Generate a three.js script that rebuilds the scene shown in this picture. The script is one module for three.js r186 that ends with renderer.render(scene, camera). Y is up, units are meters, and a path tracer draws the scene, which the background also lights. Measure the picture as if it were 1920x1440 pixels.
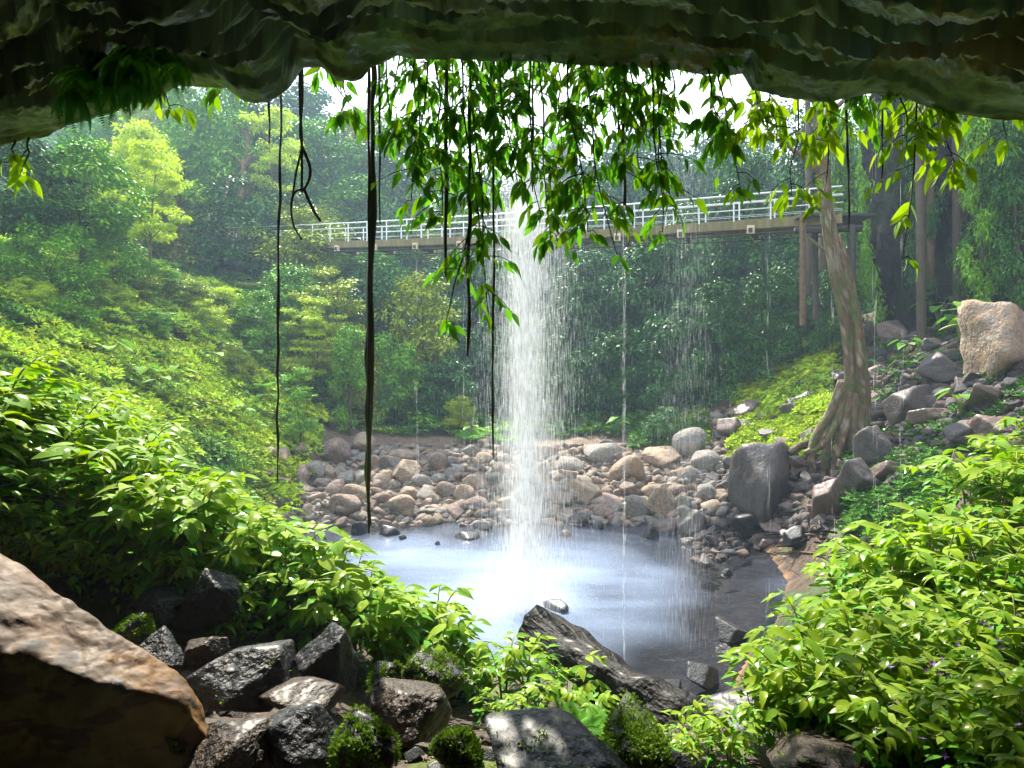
import * as THREE from 'three';
import { mergeGeometries, mergeVertices } from 'three/addons/utils/BufferGeometryUtils.js';
import { ImprovedNoise } from 'three/addons/math/ImprovedNoise.js';

// ------------------------------------------------------------------ camera, sky, sun, exposure
const scene = new THREE.Scene();
const FOCAL = 1198, EYE = 5;
const camera = new THREE.PerspectiveCamera(62, 4 / 3, 0.1, 400);
camera.position.set(0, EYE, 0);
camera.lookAt(0, EYE, -10);
const SUN = new THREE.Vector3(-0.15, 0.77, -0.615).normalize();
{
  const w = 128, h = 64, a = new Float32Array(w * h * 4);
  for (let j = 0; j < h; j++) for (let i = 0; i < w; i++) {
    const e = Math.max(0, (j + 0.5) / h * 2 - 1), k = (j * w + i) * 4, t = Math.pow(1 - e, 2);
    a[k] = 0.86 + 0.3 * t; a[k + 1] = 1.0 + 0.22 * t; a[k + 2] = 1.2 + 0.1 * t; a[k + 3] = 1;
  }
  const sky = new THREE.DataTexture(a, w, h, THREE.RGBAFormat, THREE.FloatType);
  sky.mapping = THREE.EquirectangularReflectionMapping; sky.magFilter = THREE.LinearFilter; sky.needsUpdate = true;
  scene.background = sky; scene.environment = sky;
}
const sun = new THREE.DirectionalLight(new THREE.Color(1, 0.93, 0.78), 5);
sun.position.copy(SUN).multiplyScalar(80).add(new THREE.Vector3(0, 5, -20));
sun.target.position.set(0, 5, -20); sun.castShadow = true; sun.shadow.radius = 1.5;
sun.shadow.mapSize.set(4096, 4096);
Object.assign(sun.shadow.camera, { left: -45, right: 45, top: 45, bottom: -45, near: 1, far: 180 });
scene.add(sun, sun.target);
const renderer = new THREE.WebGLRenderer({ antialias: true });
renderer.toneMapping = THREE.LinearToneMapping;
renderer.toneMappingExposure = 3.0;
renderer.shadowMap.enabled = true;
scene.fog = new THREE.FogExp2(new THREE.Color(0.6, 0.79, 1.0), 0.0023);

// ------------------------------------------------------------------ helpers
const V = (x, y, z) => new THREE.Vector3(x, y, z);
const clamp = THREE.MathUtils.clamp, lerp = THREE.MathUtils.lerp;
const sst = (a, b, x) => { const t = clamp((x - a) / (b - a), 0, 1); return t * t * (3 - 2 * t); };
function Rng(s) { let a = s >>> 0; const f = () => { a = (a + 0x6D2B79F5) | 0; let t = Math.imul(a ^ (a >>> 15), 1 | a); t = (t + Math.imul(t ^ (t >>> 7), 61 | t)) ^ t; return ((t ^ (t >>> 14)) >>> 0) / 4294967296; }; f.r = (p, q) => p + (q - p) * f(); f.g = () => (f() + f() + f() + f() - 2) * 0.87 * 2 / 1.155; f.i = (n) => Math.floor(f() * n); return f; }
const PN = new ImprovedNoise();
const n3 = (x, y, z) => PN.noise(x, y, z);
function fbm(x, y, z, o = 4) { let s = 0, a = 0.5; for (let i = 0; i < o; i++) { s += a * n3(x, y, z); x = x * 2.03 + 7.1; y = y * 2.03 + 3.7; z = z * 2.03 + 5.3; a *= 0.5; } return s; }
// a point of the place seen in direction (px, py) of the photograph at distance d along the view axis
const P = (px, py, d) => V((px - 960) / FOCAL * d, EYE - (py - 720) / FOCAL * d, -d);
const used = {};
function numbered(n) { used[n] = (used[n] ?? -1) + 1; return used[n] ? `${n}_${String(used[n]).padStart(3, '0')}` : n; }
function tag(o, label, category, group, kind) { const u = { label }; if (category) u.category = category; if (group) u.group = group; if (kind) u.kind = kind; o.userData = u; return o; }
function mesh(name, geo, mat, parent) { const m = new THREE.Mesh(geo, mat); m.name = parent ? name : numbered(name); (parent ?? scene).add(m); return m; }
function group(name, pos) { const g = new THREE.Group(); g.name = numbered(name); if (pos) g.position.copy(pos); scene.add(g); return g; }
function copy(o, pos, ry = 0, s = 1) { const c = o.clone(); c.name = numbered(o.userData.base ?? o.name); c.position.copy(pos); c.rotation.set(0, ry, 0); if (s.isVector3) c.scale.copy(s); else c.scale.setScalar(s); c.userData = {}; scene.add(c); return c; }
const ORD = ['first', 'second', 'third', 'fourth', 'fifth', 'sixth', 'seventh', 'eighth', 'ninth', 'tenth', 'eleventh', 'twelfth', 'thirteenth', 'fourteenth', 'fifteenth', 'sixteenth', 'seventeenth', 'eighteenth', 'nineteenth', 'twentieth'];
const TENS = ['', '', 'twenty', 'thirty', 'forty', 'fifty', 'sixty', 'seventy', 'eighty', 'ninety'];
const ordinal = (k) => k > 98 ? `${k + 1}th` : k < 20 ? ORD[k] : (k + 1) % 10 ? TENS[Math.floor((k + 1) / 10)] + '-' + ORD[(k + 1) % 10 - 1] : TENS[(k + 1) / 10].replace(/y$/, 'ieth');

// geometry collector
class MB {
  constructor() { this.p = []; this.n = []; this.u = []; this.c = []; this.i = []; }
  add(g, m, col) {
    const base = this.p.length / 3, p = g.attributes.position, n = g.attributes.normal, u = g.attributes.uv, e = m.elements;
    for (let k = 0; k < p.count; k++) {
      const x = p.getX(k), y = p.getY(k), z = p.getZ(k);
      this.p.push(e[0] * x + e[4] * y + e[8] * z + e[12], e[1] * x + e[5] * y + e[9] * z + e[13], e[2] * x + e[6] * y + e[10] * z + e[14]);
      const a = n.getX(k), b = n.getY(k), c = n.getZ(k);
      let X = e[0] * a + e[4] * b + e[8] * c, Y = e[1] * a + e[5] * b + e[9] * c, Z = e[2] * a + e[6] * b + e[10] * c; const l = Math.hypot(X, Y, Z) || 1;
      this.n.push(X / l, Y / l, Z / l);
      this.u.push(u.getX(k), u.getY(k));
      if (col) this.c.push(col[0], col[1], col[2]);
    }
    const ix = g.index;
    for (let k = 0; k < ix.count; k++) this.i.push(base + ix.getX(k));
  }
  geo() {
    const g = new THREE.BufferGeometry();
    g.setAttribute('position', new THREE.Float32BufferAttribute(this.p, 3));
    g.setAttribute('normal', new THREE.Float32BufferAttribute(this.n, 3));
    g.setAttribute('uv', new THREE.Float32BufferAttribute(this.u, 2));
    if (this.c.length) g.setAttribute('color', new THREE.Float32BufferAttribute(this.c, 3));
    g.setIndex(this.i); return g;
  }
}
const _m = new THREE.Matrix4(), _x = V(), _y = V(), _z = V();
// frame whose y runs along dir and whose z leans to nrm
function frame(pos, dir, nrm, s = 1, sx = 1) {
  _y.copy(dir).normalize(); _z.copy(nrm).addScaledVector(_y, -nrm.dot(_y));
  if (_z.lengthSq() < 1e-6) _z.set(_y.y, -_y.x, 0.3); _z.normalize(); _x.crossVectors(_y, _z);
  const m = new THREE.Matrix4().makeBasis(_x, _y, _z); m.scale(V(s * sx, s, s)); m.setPosition(pos); return m;
}
function setFrame(o, pos, dir, nrm, s = 1, sx = 1) { frame(pos, dir, nrm, s, sx).decompose(o.position, o.quaternion, o.scale); return o; }

// tapered tube along points; rad = radii at the points; flute(angle, t) multiplies the radius
function tube(pts, rad, rs = 8, ls = 0, flute) {
  const cv = new THREE.CatmullRomCurve3(pts), L = ls || pts.length * 3, pos = [], uv = [], ix = [], len = cv.getLength();
  const T = V(), Nn = V(), B = V(), c = V(); let prev = null;
  for (let i = 0; i <= L; i++) {
    const t = i / L; cv.getPoint(t, c); cv.getTangent(t, T);
    if (!prev) { prev = Math.abs(T.y) > 0.9 ? V(1, 0, 0) : V(0, 1, 0); }
    Nn.copy(prev).addScaledVector(T, -prev.dot(T)).normalize(); prev = Nn.clone(); B.crossVectors(T, Nn);
    const f = t * (rad.length - 1), k = Math.min(rad.length - 2, Math.floor(f)), r0 = lerp(rad[k], rad[k + 1], f - k);
    for (let j = 0; j <= rs; j++) {
      const a = j / rs * Math.PI * 2, r = r0 * (flute ? flute(a, t) : 1), ca = Math.cos(a) * r, sa = Math.sin(a) * r;
      pos.push(c.x + Nn.x * ca + B.x * sa, c.y + Nn.y * ca + B.y * sa, c.z + Nn.z * ca + B.z * sa); uv.push(j / rs * Math.max(0.2, r0 * 6), t * len);
    }
  }
  for (let i = 0; i < L; i++) for (let j = 0; j < rs; j++) { const a = i * (rs + 1) + j, b = a + rs + 1; ix.push(a, b, a + 1, b, b + 1, a + 1); }
  // end caps
  for (const [row, flip] of [[0, true], [L, false]]) { const ci = pos.length / 3; cv.getPoint(row / L, c); pos.push(c.x, c.y, c.z); uv.push(0, 0); for (let j = 0; j < rs; j++) { const a = row * (rs + 1) + j; flip ? ix.push(ci, a, a + 1) : ix.push(ci, a + 1, a); } }
  const g = new THREE.BufferGeometry(); g.setAttribute('position', new THREE.Float32BufferAttribute(pos, 3)); g.setAttribute('uv', new THREE.Float32BufferAttribute(uv, 2)); g.setIndex(ix); g.computeVertexNormals(); return g;
}
const cyl = (a, b, r, rs = 6) => tube([a, a.clone().lerp(b, 0.5), b], [r, r, r], rs, 2);
function boxAt(w, h, d, m) { const g = new THREE.BoxGeometry(w, h, d); g.applyMatrix4(m); return g; }

// leaf blade: base at origin, along +y, face +z; folded along the midrib, tip drooping to -z
function leafGeo(len, wid, fold, droop, seg = 5, shape = 0, wave = 0) {
  const pos = [], uv = [], ix = [];
  for (let i = 0; i <= seg; i++) {
    const t = i / seg, w = wid * (shape === 1 ? (t < 0.12 ? 0.75 + t * 2 : Math.pow(1 - t, 0.62) * 1.08) : Math.pow(Math.sin(Math.PI * Math.pow(t, 0.72)), 0.9) * (1 - 0.25 * t)) * 0.5;
    const y = len * (t - 0.12 * droop * t * t), z = -droop * len * 0.5 * t * t, ww = Math.max(w, 0.002 * len), wv = wave * len * Math.sin(t * 15);
    pos.push(-ww, y - (shape === 1 && i < 2 ? 0.18 * len * (1 - i * 0.6) : 0), z + fold * ww + wv, 0, y, z, ww, y - (shape === 1 && i < 2 ? 0.18 * len * (1 - i * 0.6) : 0), z + fold * ww - wv); uv.push(0, t, 0.5, t, 1, t);
    if (i < seg) { const a = i * 3; ix.push(a, a + 1, a + 3, a + 1, a + 4, a + 3, a + 1, a + 2, a + 4, a + 2, a + 5, a + 4); }
  }
  const g = new THREE.BufferGeometry(); g.setAttribute('position', new THREE.Float32BufferAttribute(pos, 3)); g.setAttribute('uv', new THREE.Float32BufferAttribute(uv, 2)); g.setIndex(ix); g.computeVertexNormals(); return g;
}

// ------------------------------------------------------------------ textures
function h2(x, y, s) { let n = Math.imul(x, 374761393) ^ Math.imul(y, 668265263) ^ Math.imul(s, 1274126177); n = Math.imul(n ^ (n >>> 13), 1274126177); return ((n ^ (n >>> 16)) >>> 0) / 4294967296; }
function pn(x, y, per, s) { const xi = Math.floor(x), yi = Math.floor(y), fx = x - xi, fy = y - yi, u = fx * fx * (3 - 2 * fx), v = fy * fy * (3 - 2 * fy), W = (k) => ((k % per) + per) % per; const a = h2(W(xi), W(yi), s), b = h2(W(xi + 1), W(yi), s), c = h2(W(xi), W(yi + 1), s), d = h2(W(xi + 1), W(yi + 1), s); return lerp(lerp(a, b, u), lerp(c, d, u), v); }
function pf(u, v, per, o, s, g = 0.5) { let r = 0, a = 1, t = 0; for (let k = 0; k < o; k++) { r += a * pn(u * per, v * per, per, s + k * 17); t += a; a *= g; per *= 2; } return r / t; }
function tex(size, fn, srgb, rep = 1) {
  const d = new Uint8Array(size * size * 4);
  for (let j = 0; j < size; j++) for (let i = 0; i < size; i++) { const c = fn(i / size, j / size), k = (j * size + i) * 4; d[k] = clamp(c[0], 0, 1) * 255; d[k + 1] = clamp(c[1], 0, 1) * 255; d[k + 2] = clamp(c[2], 0, 1) * 255; d[k + 3] = 255; }
  const t = new THREE.DataTexture(d, size, size, THREE.RGBAFormat); t.wrapS = t.wrapT = THREE.RepeatWrapping; t.magFilter = THREE.LinearFilter; t.minFilter = THREE.LinearMipmapLinearFilter; t.generateMipmaps = true; t.repeat.set(rep, rep); if (srgb) t.colorSpace = THREE.SRGBColorSpace; t.needsUpdate = true; return t;
}
const ridge = (x) => 1 - Math.abs(2 * x - 1);
const rockColor = tex(512, (u, v) => { const a = pf(u, v, 4, 5, 3), b = pf(u, v, 24, 3, 9); const k = 0.45 + 0.55 * a + 0.45 * (b - 0.5); const w = (pf(u, v, 6, 4, 33) - 0.5) * 0.5; return [k * (1 + w), k, k * (1 - w)]; });
const rockBump = tex(512, (u, v) => { const k = 0.6 * pf(u, v, 8, 6, 5, 0.6) + 0.4 * ridge(pf(u, v, 10, 4, 11)); return [k, k, k]; });
const barkColor = tex(256, (u, v) => { const a = pf(u, v * 0.25, 16, 4, 41), b = pf(u, v, 6, 4, 43), k = 0.4 + 0.7 * a * (0.6 + 0.6 * b); return [k, k * (0.94 + 0.1 * b), k * 0.92]; });
const barkBump = tex(256, (u, v) => { const k = 0.7 * ridge(pf(u, v * 0.25, 12, 4, 47)) + 0.3 * pf(u, v, 30, 3, 49); return [k, k, k]; });
const leafMap = tex(256, (u, v) => { const x = Math.abs(u - 0.5) * 2, rib = Math.exp(-x * x * 900), side = Math.pow(Math.abs(Math.sin((v * 9 - x * 1.3) * Math.PI)), 14) * (1 - x), n = pf(u, v, 6, 3, 55); const k = 0.72 + 0.36 * n; return [k * (1 + 0.5 * rib - 0.12 * side), k * (1 + 0.35 * rib - 0.12 * side), k * (1 + 0.5 * rib)]; });
const soilColor = tex(512, (u, v) => { const a = pf(u, v, 8, 5, 61), b = pf(u, v, 48, 2, 63), l = pf(u, v, 20, 2, 67) > 0.68 ? 0.35 : 0, k = 0.4 + 0.6 * a + 0.5 * (b - 0.5) + l; return [k * 1.05, k * 0.97, k * 0.88]; });
const soilBump = tex(512, (u, v) => { const k = 0.5 * pf(u, v, 12, 5, 71, 0.65) + 0.5 * ridge(pf(u, v, 26, 3, 73)); return [k, k, k]; });

// ------------------------------------------------------------------ materials
const lin = (r, g, b) => new THREE.Color().setRGB(r, g, b);
function leafMat(name, r, g, b, o = {}) { return new THREE.MeshPhysicalMaterial({ name, color: lin(r, g, b), roughness: 0.93, transmission: o.tr ?? 0.48, thickness: 0, clearcoat: o.coat ?? 0.16, clearcoatRoughness: o.cr ?? 0.3, specularIntensity: 0.35, side: THREE.DoubleSide, map: o.plain ? null : leafMap, vertexColors: !!o.vc }); }
function rockMat(name, r, g, b, o = {}) { const m = new THREE.MeshPhysicalMaterial({ name, color: lin(r, g, b), roughness: o.rough ?? 0.85, map: rockColor, bumpMap: rockBump, bumpScale: o.bump ?? 0.03, clearcoat: o.coat ?? 0, clearcoatRoughness: o.cr ?? 0.2, specularIntensity: o.spec ?? 0.6, vertexColors: o.vc ?? false }); return m; }
const M = {
  leafFresh: leafMat('leaf fresh', 0.205, 0.41, 0.004, { vein: 1, coat: 0.26, cr: 0.2 }),
  leafLime: leafMat('leaf lime', 0.34, 0.51, 0.004, { vein: 1, coat: 0.26, cr: 0.2 }),
  leafMid: leafMat('leaf mid', 0.075, 0.24, 0.012, { vein: 1, coat: 0.26, cr: 0.2 }),
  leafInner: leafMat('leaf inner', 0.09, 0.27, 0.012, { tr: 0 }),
  leafHang: leafMat('leaf hanging', 0.12, 0.36, 0.012, { vein: 1, tr: 0.6 }),
  leafHangLime: leafMat('leaf hanging lime', 0.32, 0.50, 0.006, { vein: 1, tr: 0.55 }),
  crownDark: leafMat('crown dark', 0.045, 0.145, 0.02, { plain: 1, tr: 0 }),
  crownMid: leafMat('crown mid', 0.15, 0.35, 0.01, { plain: 1, tr: 0 }),
  crownLime: leafMat('crown lime', 0.42, 0.55, 0.006, { plain: 1 }),
  crownOlive: leafMat('crown olive', 0.29, 0.37, 0.01, { plain: 1, tr: 0 }),
  crownBlue: leafMat('crown deep green', 0.05, 0.165, 0.03, { plain: 1, tr: 0 }),
  cover: leafMat('ground cover', 0.9, 0.9, 0.9, { plain: 1, coat: 0.1, tr: 0 }),
  fern: leafMat('fern', 0.12, 0.36, 0.012, { plain: 1, coat: 0.1 }),
  fernDark: leafMat('fern dark', 0.06, 0.22, 0.03, { plain: 1, coat: 0.1 }),
  stem: new THREE.MeshStandardMaterial({ name: 'stem', color: lin(0.16, 0.17, 0.04), roughness: 0.6 }),
  stemDark: new THREE.MeshStandardMaterial({ name: 'woody stem', color: lin(0.05, 0.04, 0.025), roughness: 0.7, map: barkColor, bumpMap: barkBump, bumpScale: 0.004 }),
  rope: new THREE.MeshPhysicalMaterial({ name: 'wet root', color: lin(0.035, 0.028, 0.02), roughness: 0.5, clearcoat: 0.4, clearcoatRoughness: 0.3, map: barkColor, bumpMap: barkBump, bumpScale: 0.01 }),
  bark: new THREE.MeshStandardMaterial({ name: 'bark', color: lin(0.2, 0.13, 0.07), roughness: 0.85, map: barkColor, bumpMap: barkBump, bumpScale: 0.06 }),
  barkDark: new THREE.MeshStandardMaterial({ name: 'dark bark', color: lin(0.10, 0.075, 0.05), roughness: 0.9, map: barkColor, bumpMap: barkBump, bumpScale: 0.03 }),
  boulderTan: rockMat('boulder tan', 0.44, 0.325, 0.23, { bump: 0.07 }), boulderGrey: rockMat('boulder grey', 0.33, 0.295, 0.255, { bump: 0.07 }), boulderPink: rockMat('boulder reddish', 0.33, 0.24, 0.19, { bump: 0.07 }), boulderDark: rockMat('boulder dark', 0.10, 0.085, 0.08, { rough: 0.6, bump: 0.06 }),
  wet: rockMat('wet rock', 0.04, 0.04, 0.046, { rough: 0.5, coat: 0.22, cr: 0.3, bump: 0.035, spec: 0.4 }),
  wetBrown: rockMat('wet brown rock', 0.09, 0.06, 0.042, { rough: 0.5, coat: 0.25, cr: 0.25, bump: 0.035, spec: 0.4 }),
  talus: rockMat('talus', 0.115, 0.095, 0.088, { rough: 0.55, coat: 0.15, cr: 0.3 }), talusRed: rockMat('talus red', 0.20, 0.135, 0.11, { rough: 0.6, coat: 0.25, cr: 0.35 }),
  slab: rockMat('slab', 1, 1, 1, { rough: 0.7, bump: 0.06, vc: true, coat: 0.06, cr: 0.4, spec: 0.4 }),
  cave: rockMat('cave rock', 1, 1, 1, { rough: 0.55, bump: 0.08, vc: true, coat: 0.6, cr: 0.32 }),
  ground: new THREE.MeshPhysicalMaterial({ name: 'ground', color: 0xffffff, vertexColors: true, map: soilColor, bumpMap: soilBump, bumpScale: 0.05, roughness: 0.8, clearcoat: 0.08, clearcoatRoughness: 0.4, specularIntensity: 0.5 }),
  log: new THREE.MeshPhysicalMaterial({ name: 'wet log', color: lin(0.022, 0.019, 0.018), roughness: 0.6, clearcoat: 0.08, specularIntensity: 0.3, clearcoatRoughness: 0.28, map: barkColor, bumpMap: barkBump, bumpScale: 0.06 }),
  steel: new THREE.MeshStandardMaterial({ name: 'galvanised steel', color: lin(0.62, 0.64, 0.66), roughness: 0.45, metalness: 0.3 }),
  timber: new THREE.MeshStandardMaterial({ name: 'mossy timber', color: lin(0.24, 0.2, 0.09), roughness: 0.85, map: barkColor }),
  timberDark: new THREE.MeshStandardMaterial({ name: 'dark timber', color: lin(0.07, 0.06, 0.05), roughness: 0.85, map: barkColor }),
  cap: new THREE.MeshStandardMaterial({ name: 'pale block', color: lin(0.55, 0.42, 0.28), roughness: 0.7 }),
  drop: new THREE.MeshPhysicalMaterial({ name: 'falling water', color: lin(0.97, 0.98, 1.0), roughness: 1, transmission: 0.9, thickness: 0, side: THREE.DoubleSide }),
  moss: leafMat('moss', 0.16, 0.27, 0.02, { plain: 1, coat: 0, tr: 0.3 }),
  flower: new THREE.MeshStandardMaterial({ name: 'violet petal', color: lin(0.32, 0.14, 0.55), roughness: 0.6, side: THREE.DoubleSide }),
};

// ------------------------------------------------------------------ terrain
const POOL = [[-8.5, 22], [-6.2, 19.5], [-5, 17.6], [-3.2, 15], [-1.4, 12.4], [0.3, 10.8], [1.6, 9.4], [2.9, 8.6], [3.6, 10.4], [5.2, 13.4], [6.9, 16.2], [7.6, 19], [7.6, 20.8], [5, 22.3], [0, 22.9], [-5, 22.8]];
function sdPool(x, d) { let best = 1e9, inside = false; for (let i = 0, j = POOL.length - 1; i < POOL.length; j = i++) { const [ax, ay] = POOL[j], [bx, by] = POOL[i]; const ex = bx - ax, ey = by - ay, t = clamp(((x - ax) * ex + (d - ay) * ey) / (ex * ex + ey * ey), 0, 1); best = Math.min(best, Math.hypot(x - ax - ex * t, d - ay - ey * t)); if ((ay > d) !== (by > d) && x < (bx - ax) * (d - ay) / (by - ay) + ax) inside = !inside; } return inside ? -best : best; }
const sp = (x, k = 1) => Math.log(1 + Math.exp(x * k)) / k;
const PROF = [[-9, 3.5], [0, 3.3], [2, 3.05], [4, 2.5], [6, 1.85], [8, 1.2], [10, 0.5], [13, 0.3]];
function prof(d) { for (let i = 1; i < PROF.length; i++) if (d <= PROF[i][0]) return lerp(PROF[i - 1][1], PROF[i][1], clamp((d - PROF[i - 1][0]) / (PROF[i][0] - PROF[i - 1][0]), 0, 1)); return 0.3; }
function H(x, z) {
  const d = -z, s = sdPool(x, d), nz = fbm(x * 0.5, 3.1, z * 0.5, 4) * 0.35;
  if (s < 0) return -0.12 - 0.5 * sst(0, 2.2, -s) + nz * 0.25;
  const f = prof(d) + 0.56 * sp(-x - 0.8, 2.5) * sst(3.2, 6.6, d) + 0.55 * sp(x - 2.3, 2.5) - 0.8 * Math.exp(-Math.pow((x - 2.6) / 0.8, 2)) * sst(4.5, 7, d) * (1 - sst(9, 11, d));
  const far = 0.29 * (sp(d - 23.2, 1.5) - sp(d - 31.5, 1.5)) + 0.55 * sp(d - 39, 0.6);
  const o = 0.95 * sp(-x - 8.3, 1) - 0.78 * sp(-x - 16.5, 0.7) - 0.4 * sp(x - 20, 0.7) + 0.72 * sp(x - 7.0 - 0.06 * Math.max(0, d - 22), 1.2) * (1 - 0.25 * sst(24, 36, d)) + far + 0.25 * sst(0, 1.5, s);
  const w = 1 - sst(9.5, 13.5, d);
  return lerp(o, f, w) * sst(-0.35, 1.0, s) + nz * sst(0.2, 2, s) - 0.1 * (1 - sst(0, 0.6, s));
}
const HG = { x0: -34, z0: -84, s: 0.16, nx: 426, nz: 590 }; HG.h = new Float32Array(HG.nx * HG.nz);
for (let j = 0; j < HG.nz; j++) for (let i = 0; i < HG.nx; i++) HG.h[j * HG.nx + i] = H(HG.x0 + i * HG.s, HG.z0 + j * HG.s);
function Hq(x, z) { const u = (x - HG.x0) / HG.s, v = (z - HG.z0) / HG.s, i = Math.floor(u), j = Math.floor(v); if (i < 0 || j < 0 || i >= HG.nx - 1 || j >= HG.nz - 1) return H(x, z); const a = j * HG.nx + i, fu = u - i, fv = v - j; return lerp(lerp(HG.h[a], HG.h[a + 1], fu), lerp(HG.h[a + HG.nx], HG.h[a + HG.nx + 1], fu), fv); }
function hit(px, py, dmin = 1.5) { const q = V(); for (let d = dmin; d < 80; d += 0.015 + 0.0035 * d) { q.set((px - 960) / FOCAL * d, EYE - (py - 720) / FOCAL * d, -d); if (q.y <= Math.max(Hq(q.x, q.z), -0.02)) return q; } return P(px, py, 80); }
{
  const xs = [], ds = [];
  for (let i = 0; i <= 330; i++) { const t = i / 330 * 2 - 1; xs.push(12 * t + 48 * t * t * t); }
  for (let j = 0; j <= 330; j++) { const t = j / 330; ds.push(-9 + 30 * t + 59 * t * t * t); }
  const pos = [], col = [], uv = [], ix = [];
  for (const d of ds) for (const x of xs) {
    const y = H(x, -d), s = sdPool(x, d); pos.push(x, y, -d); uv.push(x * 0.5, d * 0.5);
    const a = fbm(x * 0.8, 9, d * 0.8, 4), b = fbm(x * 2.6, 4, d * 2.6, 3);
    let r = 0.115, g = 0.08, bl = 0.055;
    if (s < 0.1) { r = 0.22 + 0.14 * b; g = 0.13 + 0.06 * b; bl = 0.065; }
    else if (d > 21.5 && d < 31 && x > -10 && x < 11) { r = 0.17 + 0.1 * b; g = 0.125 + 0.07 * b; bl = 0.09 + 0.04 * b; }
    else if (d < 9 && Math.abs(x) < 3.2) { r = 0.085 + 0.05 * a; g = 0.068 + 0.04 * a; bl = 0.058 + 0.03 * a; if (a + b * 0.6 > 0.16) { r = 0.1; g = 0.15; bl = 0.02; } }
    else if (x > 6.5) { r = 0.085 + 0.06 * a; g = 0.056 + 0.035 * a; bl = 0.04; if (a + b * 0.5 > 0.2) { r = 0.07; g = 0.11; bl = 0.03; } }
    else if (a + b * 0.4 > -0.12) { r = 0.05; g = 0.085; bl = 0.025; }
    col.push(Math.max(0.02, r), Math.max(0.02, g), Math.max(0.012, bl));
  }
  const W = xs.length;
  for (let j = 0; j < ds.length - 1; j++) for (let i = 0; i < W - 1; i++) { const a = j * W + i; ix.push(a, a + 1, a + W, a + 1, a + W + 1, a + W); }
  const g = new THREE.BufferGeometry(); g.setAttribute('position', new THREE.Float32BufferAttribute(pos, 3)); g.setAttribute('color', new THREE.Float32BufferAttribute(col, 3)); g.setAttribute('uv', new THREE.Float32BufferAttribute(uv, 2)); g.setIndex(ix); g.computeVertexNormals();
  tag(mesh('ground', g, M.ground), 'brown soil and leaf litter of the gully floor and its slopes', 'ground', null, 'structure');
}

// ------------------------------------------------------------------ pool water
{
  const foamAndSky = tex(1024, (u, v) => { // u across -12..12 m, v = 6..30 m out
    const x = u * 24 - 12, d = 6 + v * 24, wx = x + (pf(u, v, 6, 3, 81) - 0.5) * 4, st = pf(u * 0.5 + v * 0.15, v * 2, 14, 4, 83), q = pf(u, v, 5, 4, 87);
    const dist = Math.hypot((wx - 0.1) / 3.4, (d - 15.5) / 4.6), k = clamp(1.25 - dist, 0, 1) + 0.75 * clamp(1 - Math.hypot((wx + 4.2) / 3, (d - 18.5) / 3.5), 0, 1);  // milky round the fall; the second patch, at left, paints in reflected sky
    const f = clamp(k * (0.45 + 0.75 * st) + (q - 0.5) * 0.55, 0, 0.92); return [1 - f, 1 - f, 1 - f];
  });
  foamAndSky.wrapS = foamAndSky.wrapT = THREE.ClampToEdgeWrapping;
  const rip = tex(512, (u, v) => { const k = 0.6 * pf(u, v, 10, 4, 91) + 0.4 * pf(u, v, 40, 2, 93); return [k, k, k]; });
  rip.repeat.set(5, 5);
  const m = new THREE.MeshPhysicalMaterial({ name: 'pool water', color: lin(0.34, 0.43, 0.62), roughness: 0.14, ior: 1.33, transmission: 1, transmissionMap: foamAndSky, thickness: 0, bumpMap: rip, bumpScale: 0.03 });
  const g = new THREE.PlaneGeometry(24, 24, 1, 1); g.rotateX(-Math.PI / 2); g.translate(0, 0, -18);
  tag(mesh('water', g, m), 'smooth milky plunge pool between the boulders and the cave floor', 'pool', null, 'structure');
}

// ------------------------------------------------------------------ cave roof, walls and the cliff over the lip
const LIP = [[-1500, 1500, 5], [-1000, 1000, 5.4], [-520, 480, 6.2], [-250, 330, 6.8], [0, 262, 7.0], [90, 240, 7.0], [205, 205, 6.9], [300, 172, 6.6], [335, 150, 6.2], [425, 152, 6.0], [458, 176, 5.9], [500, 178, 5.9], [540, 152, 6.0], [568, 112, 6.2], [600, 108, 6.3], [632, 134, 6.3], [662, 136, 6.3], [690, 124, 6.3], [742, 98, 6.4], [800, 104, 6.5], [1000, 108, 6.6], [1200, 114, 6.7], [1300, 128, 6.7], [1392, 130, 6.6], [1408, 158, 6.5], [1480, 176, 6.5], [1560, 180, 6.4], [1620, 166, 6.4], [1700, 172, 6.3], [1760, 190, 6.2], [1850, 202, 6.1], [1930, 208, 6.0], [2200, 250, 5.8], [2600, 460, 5.6], [3000, 900, 5.2], [3500, 1500, 5]];
function lipAt(x) { // lip by its own x in metres
  for (let i = 1; i < LIP.length; i++) { const a = P(...LIP[i - 1]), b = P(...LIP[i]); if (x <= b.x || i === LIP.length - 1) { const t = clamp((x - a.x) / (b.x - a.x), 0, 1); return [lerp(a.y, b.y, t), lerp(-a.z, -b.z, t)]; } }
}
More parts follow.
